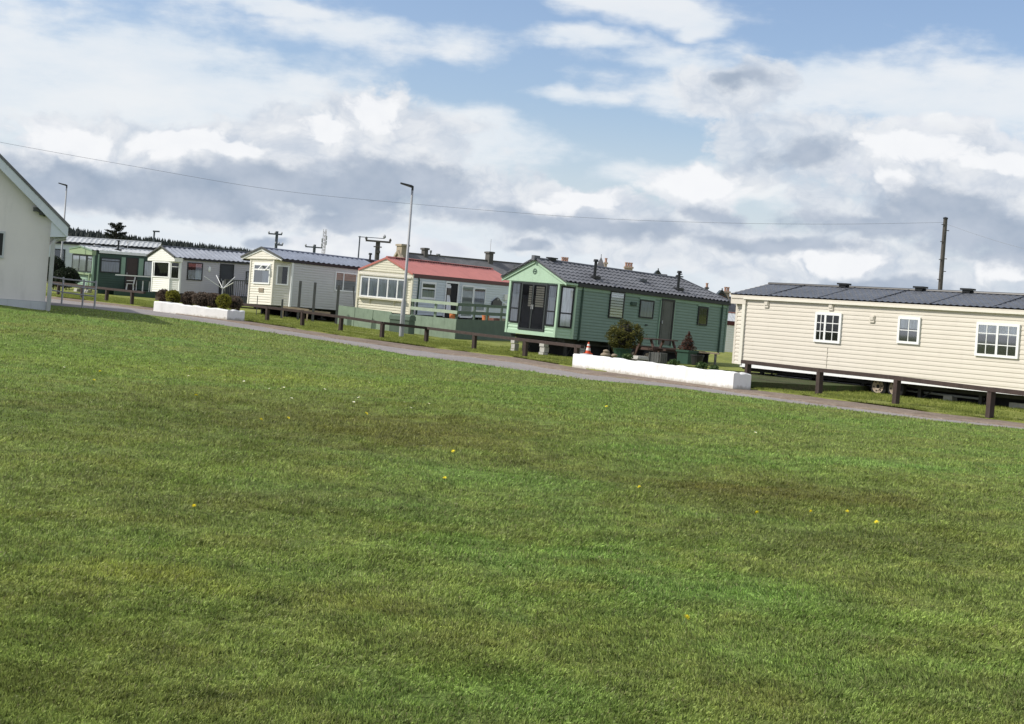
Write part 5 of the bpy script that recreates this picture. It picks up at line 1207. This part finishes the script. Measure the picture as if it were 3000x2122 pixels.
# ------------------------------------------------------------------ stone houses behind
def stone_house(name, label, A, al, L, Wd, eave, ridge, wallm, roofm, chim=(), gab=(), skew=None, group='houses behind the caravans'):
    """A: ridge start on plan; the ridge runs along al (angle from +Y to +X)"""
    ex = Vector((math.cos(al), -math.sin(al), 0)); ey = Vector((math.sin(al), math.cos(al), 0)); o = thing(name, label, 'house', group=group)
    o.matrix_world = Matrix(((ex.x, ey.x, 0, A.x), (ex.y, ey.y, 0, A.y), (0, 0, 1, 0), (0, 0, 0, 1))); h = Wd / 2
    mb = MB(); mb.prism([(-h, 0, -.3), (h, 0, -.3), (h, 0, eave), (0, 0, ridge - .1), (-h, 0, eave)], (0, L, 0)); mb.build('wall', wallm, o)
    mb = MB(); ov = .25; sl = (ridge - eave) / h; t = .12
    for s in (1, -1):
        mb.prism([(s * (h + ov), .1, eave - ov * sl + .02), (0, .1, ridge + .02), (0, .1, ridge + t + .02), (s * (h + ov), .1, eave - ov * sl + t + .02)], (0, L - .2, 0))
    rf = mb.build('roof', roofm, o)
    mb = MB(); mb.bar((0, .1, ridge + t), (0, L - .1, ridge + t), .22, .12); mb.build('ridge_cap', M['dkstone'], rf)
    if skew:
        mb = MB()
        for s in (1, -1): mb.bar((s * (h + .15), .0, eave - .05), (0, .0, ridge + .22), .3, .22)
        mb.build('gable_coping', skew, o)
    for x in (-1.2, 1.2):
        for zz in (1.0,):
            mb = MB(); mb.box((x - .45, -.06, zz), (x + .45, -.003, zz + 1.4)); w = mb.build('window', M['white'], o); mb = MB(); mb.box((x - .37, -.075, zz + .08), (x + .37, -.062, zz + 1.32)); mb.build('pane', M['shade_dark'], w)
    for y, w, d, z0, z1, m, pots in chim:
        mb = MB(); mb.cbox((0, y, (z0 + z1) / 2), (d, w, z1 - z0)); mb.cbox((0, y, z1 - .1), (d + .18, w + .18, .16)); ch = mb.build('chimney', m, rf)
        for k in range(pots):
            mb = MB(); yy = y + (k - (pots - 1) / 2) * (w / max(1, pots)); mb.lathe((0, yy, z1), [(.13, 0), (.11, .3), (.15, .32), (.15, .42)], 10); mb.build('chimney_pot', M['terra'], ch)
    for y, w, zt_ in gab:
        mb = MB(); hh = w * .62; x = h * .75; mb.prism([(x, y - w / 2, zt_ - hh), (x, y + w / 2, zt_ - hh), (x, y, zt_)], (-h * .75, 0, 0)); g_ = mb.build('dormer', wallm, o)
        mb = MB(); 
        for s in (1, -1): mb.bar((x + .12, y + s * (w / 2 + .15), zt_ - hh - .1), (x + .12, y, zt_ + .12), .12, .16); mb.prism([(x + .1, y + s * (w / 2 + .15), zt_ - hh - .1), (x + .1, y, zt_ + .1), (x + .1, y, zt_ + .18), (x + .1, y + s * (w / 2 + .15), zt_ - hh)], (-h * .7, 0, 0))
        mb.bar((x + .12, y, zt_ - hh * .5), (x + .12, y, zt_ + .35), .1); mb.bar((x + .12, y - w * .3, zt_ - hh * .62), (x + .12, y + w * .3, zt_ - hh * .62), .1); mb.build('bargeboard', M['dkframe'], g_)
    return o
A = at(1168, 738, 130); al = R(61); ridge = A.z - .15
hA = stone_house('stone_house', 'long old stone house with dark slate roof behind the red caravan', A, al, 14, 6.4, ridge - 2.6, ridge, M['stone'], M['slate'],
    [(.35, .66, 1.1, ridge - .9, ridge + .85, M['stone'], 0), (2.55, .34, .7, ridge - .6, ridge + .72, M['dkstone'], 0), (9.1, .42, .8, ridge - .8, ridge + .95, M['dkstone'], 0)], [(11.6, 1.9, ridge - .25)], skew=M['stone'])
for y, r_, h_ in ((3.15, .10, .55), (3.9, .2, .3)):
    mb = MB(); mb.lathe((0, y, ridge), [(r_ * .6, 0), (r_ * .6, h_ * .6), (r_, h_ * .65), (r_, h_)], 10); mb.build('roof_flue', M['lampgrey'], hA)
mb = MB(); mb.tube([(0, 9.15, ridge + .9), (0, 9.15, ridge + 2.1)], .02, 5); mb.build('roof_aerial', M['mast'], hA)
A = at(1600, 783, 150); A.z = at(1853, 802, 150).z; ridge = A.z
hB = stone_house('stone_house', 'pale stone terrace with a broad tan chimney behind the green caravan roof', A, R(90), 12.5, 6.4, ridge - 2.6, ridge, M['pinkstone'], M['slate'],
    [(1.85, .7, .7, ridge - .6, ridge + .72, M['pinkstone'], 3), (8.4, .78, .9, ridge - .5, ridge + .68, M['pinkstone'], 3), (6.05, .25, .5, ridge - .5, ridge + .95, M['pinkstone'], 1)], [(11.2, 1.3, ridge + .30)])
mb = MB(); mb.lathe((0, 7.75, ridge), [(.14, 0), (.14, .2), (.2, .22), (.2, .34)], 10); mb.build('roof_flue', M['lampgrey'], hB)
A = at(2040, 868, 150); A.z = at(2110, 872, 150).z; ridge = A.z
stone_house('stone_house', 'reddish stone house seen in the gap left of the beige caravan', A, R(90), 5, 6, ridge - 2.4, ridge, M['brick'], M['slate'],
    [(3.05, .55, .7, ridge - .6, ridge + .70, M['pinkstone'], 2), (1.0, .22, .4, ridge - .3, ridge + .95, M['dkstone'], 1)], [(2.25, 1.0, ridge + .55)])
# bell tower with a spirelet
t = at(1762, 745, 152); o = thing('bell_tower', 'small open bell tower with pointed slate spirelet', 'bell tower', (t.x, t.y, 0)); zt_ = t.z; b_ = zt_ - 2.3
mb = MB(); mb.box((-.32, -.32, -.3), (.32, .32, b_)); mb.build('shaft', M['dkstone'], o)
for sx in (-.27, .27):
    for sy in (-.27, .27): mb = MB(); mb.box((sx - .06, sy - .06, b_), (sx + .06, sy + .06, b_ + .95)); mb.build('pillar', M['pinkstone'], o)
mb = MB(); mb.lathe((0, 0, b_ + .35), [(.16, 0), (.14, .06), (.09, .22), (.03, .28), (.02, .6)], 12); mb.build('bell', M['amber'], o)
mb = MB(); z = b_ + .95; mb.box((-.40, -.40, z), (.40, .40, z + .08))
for p_, q_ in (((-.42, -.42), (.42, -.42)), ((.42, -.42), (.42, .42)), ((.42, .42), (-.42, .42)), ((-.42, .42), (-.42, -.42))): mb.face([(p_[0], p_[1], z + .08), (q_[0], q_[1], z + .08), (0, 0, z + 1.1)])
mb.tube([(0, 0, z + 1.0), (0, 0, zt_)], .03, 6); mb.build('spire', M['slate'], o)

# ------------------------------------------------------------------ trees
def pine(label, px, ptop, Y, h, w, dens_, name='pine_tree', group=None):
    t = at(px, ptop, Y); o = thing(name, label, 'tree', (t.x, t.y, t.z - h), group=group); H_ = h
    mb = MB(); mb.tube([(0, 0, -.5), (.05, 0, h * .5), (0, 0, h * .97)], [w * .07, w * .05, .03], 8); mb.build('trunk', M['bark'], o)
    lm_ = MB(); fm = MB()
    for k in range(dens_):
        e = .22 + .76 * (k / dens_); a = k * 2.4 + rng.uniform(-.4, .4); L_ = w * .5 * (1.12 - e) ** .7 * rng.uniform(.6, 1.15); z = h * e
        tip = Vector((L_ * math.cos(a), L_ * math.sin(a), z + L_ * rng.uniform(.05, .55))); b = Vector((0, 0, z - .1)); lm_.tube([b, b.lerp(tip, .5) + Vector((0, 0, -.05)), tip], [.06, .04, .02], 5)
        for s in range(7):
            q = b.lerp(tip, .25 + .75 * s / 6); r_ = .15 * w / 3.5 * (1.25 - s / 12); fm.leaves(q, (r_ * 1.5, r_ * 1.5, r_ * .6), 20, .07 * w / 3.5, .2)
    lm_.build('branch', M['bark'], o); fm.build('crown', M['pine'], o); return o
pine('dark lone pine with uneven branches standing out above the far wood', 343, 652, 200, 9.0, 6.4, 46)
pine('small dark conifer top behind the green caravan roof', 1988, 805, 165, 7.0, 2.6, 34, 'conifer_tree')
for px, py, Y, rx, rz, lab in [(160, 790, 88, .55, .95, 'tall dark shrub behind the metal railing next to the hall'), (196, 808, 87, .75, .62, 'wide dark shrub left of the leaf green caravan front')]:
    bush('dark_shrub', lab, 'bush', px, py + 6, Y, rx, rz, M['shrub'], 1500, .07, 'dark shrubs beside the hall')

# ------------------------------------------------------------------ sky, sun, camera
SUN = Vector((-.95, -.12, 0)).normalized(); ELEV = R(41)
wd_ = bpy.data.worlds.new('World'); scene.world = wd_; wd_.use_nodes = True; nt = wd_.node_tree; nt.nodes.clear()
out = N(nt, 'ShaderNodeOutputWorld'); bg = N(nt, 'ShaderNodeBackground'); nt.links.new(bg.outputs[0], out.inputs[0]); bg.inputs[1].default_value = .1
sky = N(nt, 'ShaderNodeTexSky', sky_type='NISHITA'); sky.sun_disc = False; sky.sun_elevation = ELEV; sky.sun_rotation = math.atan2(SUN.x, SUN.y)
sky.air_density = 1.0; sky.dust_density = 1.2; sky.ozone_density = 1.6
tc = N(nt, 'ShaderNodeTexCoord').outputs['Generated']
nz = N(nt, 'ShaderNodeVectorMath', operation='NORMALIZE'); nt.links.new(tc, nz.inputs[0]); sp = N(nt, 'ShaderNodeSeparateXYZ'); nt.links.new(nz.outputs[0], sp.inputs[0])
azn = math_(nt, 'MULTIPLY', math_(nt, 'ARCTAN2', sp.outputs[0], sp.outputs[1]), 180 / math.pi); eln = math_(nt, 'MULTIPLY', math_(nt, 'ARCSINE', sp.outputs[2]), 180 / math.pi)
cb = N(nt, 'ShaderNodeCombineXYZ'); nt.links.new(azn, cb.inputs[0]); nt.links.new(eln, cb.inputs[1]); Pd = cb.outputs[0]
def vn(scale, detail, rough, stretch=(1, 1, 1), col_=False, off=(0, 0, 0)):
    mp = N(nt, 'ShaderNodeMapping'); mp.inputs['Scale'].default_value = stretch; mp.inputs['Location'].default_value = off; nt.links.new(Pd, mp.inputs[0])
    n = N(nt, 'ShaderNodeTexNoise'); n.inputs['Scale'].default_value = scale; n.inputs['Detail'].default_value = detail; n.inputs['Roughness'].default_value = rough; nt.links.new(mp.outputs[0], n.inputs['Vector'])
    return n.outputs['Color' if col_ else 'Fac']
wv = N(nt, 'ShaderNodeVectorMath', operation='SUBTRACT'); nt.links.new(vn(.22, 4, .55, (1, 1.5, 1), True), wv.inputs[0]); wv.inputs[1].default_value = (.5, .5, .5)
ws = N(nt, 'ShaderNodeVectorMath', operation='MULTIPLY'); nt.links.new(wv.outputs[0], ws.inputs[0]); ws.inputs[1].default_value = (4.2, 2.2, 0)
wa = N(nt, 'ShaderNodeVectorMath', operation='ADD'); nt.links.new(Pd, wa.inputs[0]); nt.links.new(ws.outputs[0], wa.inputs[1]); Pw = wa.outputs[0]
def azel(px, py):
    k = 3000 / 2296; u_, v_ = uv(px * k, py * k); return math.degrees(math.atan2(u_, F)), math.degrees(math.atan2(v_, math.hypot(F, u_)))
def field(blobs, src):
    acc = None
    for px, py, rx, ry, *am in blobs:
        a_, e_ = azel(px, py); s = N(nt, 'ShaderNodeVectorMath', operation='SUBTRACT'); nt.links.new(src, s.inputs[0]); s.inputs[1].default_value = (a_, e_, 0)
        kx = 3000 / 2296 / F * 180 / math.pi
        m_ = N(nt, 'ShaderNodeVectorMath', operation='MULTIPLY'); nt.links.new(s.outputs[0], m_.inputs[0]); m_.inputs[1].default_value = (1 / (rx * kx), 1 / (ry * kx), 0)
        l = N(nt, 'ShaderNodeVectorMath', operation='LENGTH'); nt.links.new(m_.outputs[0], l.inputs[0]); v_ = math_(nt, 'SUBTRACT', am[0] if am else 1.0, l.outputs['Value'])
        acc = v_ if acc is None else math_(nt, 'MAXIMUM', acc, v_)
    return acc
fb = vn(.42, 8, .58, (1, 1.3, 1)); fb2 = vn(1.15, 6, .55, (1, 1.5, 1), off=(7, 3, 0)); strk = vn(.13, 6, .58, (1, 2.8, 1), off=(3, 9, 0)); up = vn(.42, 4, .5, (1, 1.3, 1), off=(-.12, -.75, 0)); lo_ = vn(.42, 4, .5, (1, 1.3, 1))
vo = N(nt, 'ShaderNodeTexVoronoi', feature='F1'); vo.normalize = True; vm = N(nt, 'ShaderNodeMapping'); vm.inputs['Scale'].default_value = (1, 1.25, 1); nt.links.new(Pw, vm.inputs[0]); nt.links.new(vm.outputs[0], vo.inputs['Vector'])
vo.inputs['Scale'].default_value = .75; vo.inputs['Detail'].default_value = 4; vo.inputs['Roughness'].default_value = .55
puff = math_(nt, 'SUBTRACT', 1.0, math_(nt, 'MULTIPLY', vo.outputs['Distance'], 1.35))      # rounded cauliflower heads
def bias(f_, k): return math_(nt, 'MULTIPLY', math_(nt, 'SUBTRACT', f_, .5), k)
# overhead and behind: unseen broken cloud, its brightness set for the ambient light
out_view = math_(nt, 'MAXIMUM', sstep(nt, math_(nt, 'ABSOLUTE', azn), 27, 40), sstep(nt, eln, 15, 24))
gen = math_(nt, 'MULTIPLY', sstep(nt, vn(.055, 7, .55, off=(2, 5, 0)), .40, .56), math_(nt, 'MULTIPLY', out_view, .95))
veil_b = [(330, 170, 640, 200, 1.15), (620, 290, 480, 140), (60, 240, 330, 160, 1.15), (1330, 95, 240, 34), (1560, 135, 300, 46), (1820, 190, 480, 84, 1.15), (2150, 250, 420, 120, 1.15), (1060, 320, 330, 100), (800, 60, 420, 60, .9), (1560, 400, 420, 50, .9), (1290, 205, 150, 30), (1100, 570, 1600, 115, 1.15), (2100, 470, 330, 150, 1.1), (300, 520, 700, 130, 1.15), (640, 16, 300, 26), (1440, 16, 240, 46, 1.2), (1590, 50, 80, 34, 1.1)]
cum_b = [(150, 335, 130, 62, 1.1), (470, 340, 160, 66, 1.15), (700, 320, 150, 62), (850, 285, 120, 80, 1.05), (640, 375, 360, 70, 1.05), (1300, 465, 140, 60), (1540, 425, 125, 62, 1.15), (1100, 465, 160, 60), (1960, 375, 130, 76), (2130, 385, 220, 112, 1.15), (2250, 430, 150, 140), (1900, 585, 130, 34, 1.05), (2260, 610, 90, 50), (850, 560, 240, 32)]
grey_b = [(560, 370, 460, 95, 1.2), (820, 320, 230, 120, 1.15), (180, 395, 280, 70, 1.1), (1280, 490, 420, 66, 1.15), (1100, 430, 150, 80), (2120, 440, 300, 120, 1.2), (1790, 335, 190, 78, 1.2), (1660, 195, 110, 55, 1.2), (1760, 570, 620, 66, 1.1), (1420, 560, 420, 40), (600, 485, 320, 36, 1.1), (2060, 640, 330, 40, 1.1), (980, 400, 60, 60, .9)]
dark_b = [(330, 425, 400, 46, 1.35), (640, 428, 380, 44, 1.35), (870, 412, 170, 60, 1.3), (170, 388, 190, 40, 1.15), (1290, 512, 350, 32, 1.2), (1140, 478, 130, 40, .9), (1590, 482, 130, 30, 1.0), (1670, 180, 70, 30, .95), (1800, 345, 150, 46, .90), (2150, 480, 240, 60, 1.15), (2250, 530, 180, 80, 1.25), (1980, 512, 260, 36, 1.1), (1700, 548, 320, 24, 1.0), (2000, 645, 300, 26, 1.0), (520, 478, 150, 26, 1.2), (775, 494, 105, 24, 1.2), (600, 545, 55, 20, 1.0), (1190, 556, 80, 14, 1.0)]
blue = N(nt, 'ShaderNodeMix', data_type='RGBA', blend_type='MULTIPLY'); blue.inputs[0].default_value = 1; nt.links.new(sky.outputs[0], blue.inputs[6]); blue.inputs[7].default_value = (1.45, 1.42, 1.50, 1)
c0 = mixc(nt, sstep(nt, eln, 1.0, 8.5, .80, 0.0), blue.outputs[2], (7.3, 8.0, 8.9))
veil = math_(nt, 'MULTIPLY', sstep(nt, math_(nt, 'ADD', math_(nt, 'ADD', field(veil_b, Pw), bias(strk, 3.2)), bias(fb, .9)), -.10, .80), .88)
c1 = mixc(nt, veil, c0, mixc(nt, sstep(nt, strk, .3, .7), (7.3, 8.1, 8.9), (8.9, 9.1, 9.3)))
cum = sstep(nt, math_(nt, 'ADD', math_(nt, 'ADD', field(cum_b, Pw), bias(fb, 1.3)), bias(puff, .8)), .02, .30)
lit = math_(nt, 'ADD', math_(nt, 'MULTIPLY', math_(nt, 'SUBTRACT', lo_, up), 2.6), .60, clamp=True)      # tops catch the sun, undersides do not
cw = mixc(nt, lit, (6.6, 7.0, 7.9), (9.2, 9.35, 9.5))
c2_ = mixc(nt, math_(nt, 'MULTIPLY', cum, .90), c1, cw)
gy = math_(nt, 'MULTIPLY', sstep(nt, math_(nt, 'ADD', math_(nt, 'ADD', field(grey_b, Pw), bias(fb, 2.1)), bias(puff, .75)), .0, .40), .80)
c25 = mixc(nt, gy, c2_, mixc(nt, sstep(nt, puff, .30, .80), (5.0, 5.75, 6.9), (8.2, 8.45, 8.8)))
dk = math_(nt, 'MULTIPLY', sstep(nt, math_(nt, 'ADD', math_(nt, 'ADD', field(dark_b, Pw), bias(fb, 1.7)), bias(fb2, .9)), -.05, .70), .88)
cap_b = [(140, 322, 110, 40, 1.1), (440, 318, 130, 36, 1.15), (540, 335, 90, 30), (850, 246, 80, 36), (720, 285, 70, 36), (1545, 408, 115, 36, 1.2), (1310, 440, 70, 28), (1250, 470, 60, 24), (2040, 345, 120, 38, 1.1), (2240, 360, 90, 34), (2000, 420, 60, 24), (1880, 590, 110, 26, 1.1), (2262, 612, 80, 40, 1.1)]
cap = math_(nt, 'MULTIPLY', sstep(nt, math_(nt, 'ADD', math_(nt, 'ADD', field(cap_b, Pw), bias(fb, 1.3)), bias(puff, 1.3)), .05, .45), .85)
c25 = mixc(nt, cap, c25, (9.5, 9.6, 9.8))
c3 = mixc(nt, dk, c25, mixc(nt, lit, (3.15, 3.95, 5.15), (4.75, 5.4, 6.45)))
# the overhead cover, out of the picture, is kept bright for the ambient light
nt.links.new(mixc(nt, gen, c3, (8.6, 8.8, 9.2)), bg.inputs[0])

sl_ = bpy.data.lights.new('sun', 'SUN'); sl_.energy = 4.3; sl_.angle = R(.6); sl_.color = (1, .95, .86)
so = bpy.data.objects.new('sun', sl_); col.objects.link(so); sd = Vector((SUN.x * math.cos(ELEV), SUN.y * math.cos(ELEV), math.sin(ELEV))); so.rotation_euler = sd.to_track_quat('Z', 'Y').to_euler(); so.location = (-30, -20, 40)
cam = bpy.data.cameras.new('camera'); cam.sensor_fit = 'HORIZONTAL'; cam.sensor_width = 36; cam.lens = 36 * F / 3000; cam.shift_y = -(2122 / 2 - PY) / 3000; cam.clip_end = 6000; cam.clip_start = .1
co = bpy.data.objects.new('camera', cam); col.objects.link(co); co.location = (0, 0, EYE); co.matrix_world = Matrix.Translation((0, 0, EYE)) @ Matrix.Rotation(math.pi / 2, 4, 'X') @ Matrix.Rotation(ROLL, 4, 'Z')
scene.camera = co
scene.view_settings.view_transform = 'Standard'; scene.view_settings.look = 'None'; scene.view_settings.exposure = 0; scene.view_settings.gamma = 1
scene.cycles.max_bounces = 6; scene.cycles.transparent_max_bounces = 12; scene.cycles.sample_clamp_indirect = 4; scene.cycles.use_denoising = True; scene.cycles.denoiser = 'OPENIMAGEDENOISE'; scene.cycles.denoising_input_passes = 'RGB_ALBEDO_NORMAL'; scene.cycles.denoising_prefilter = 'ACCURATE'
wd_.cycles.sample_map_resolution = 512; wd_.cycles.sampling_method = 'MANUAL'
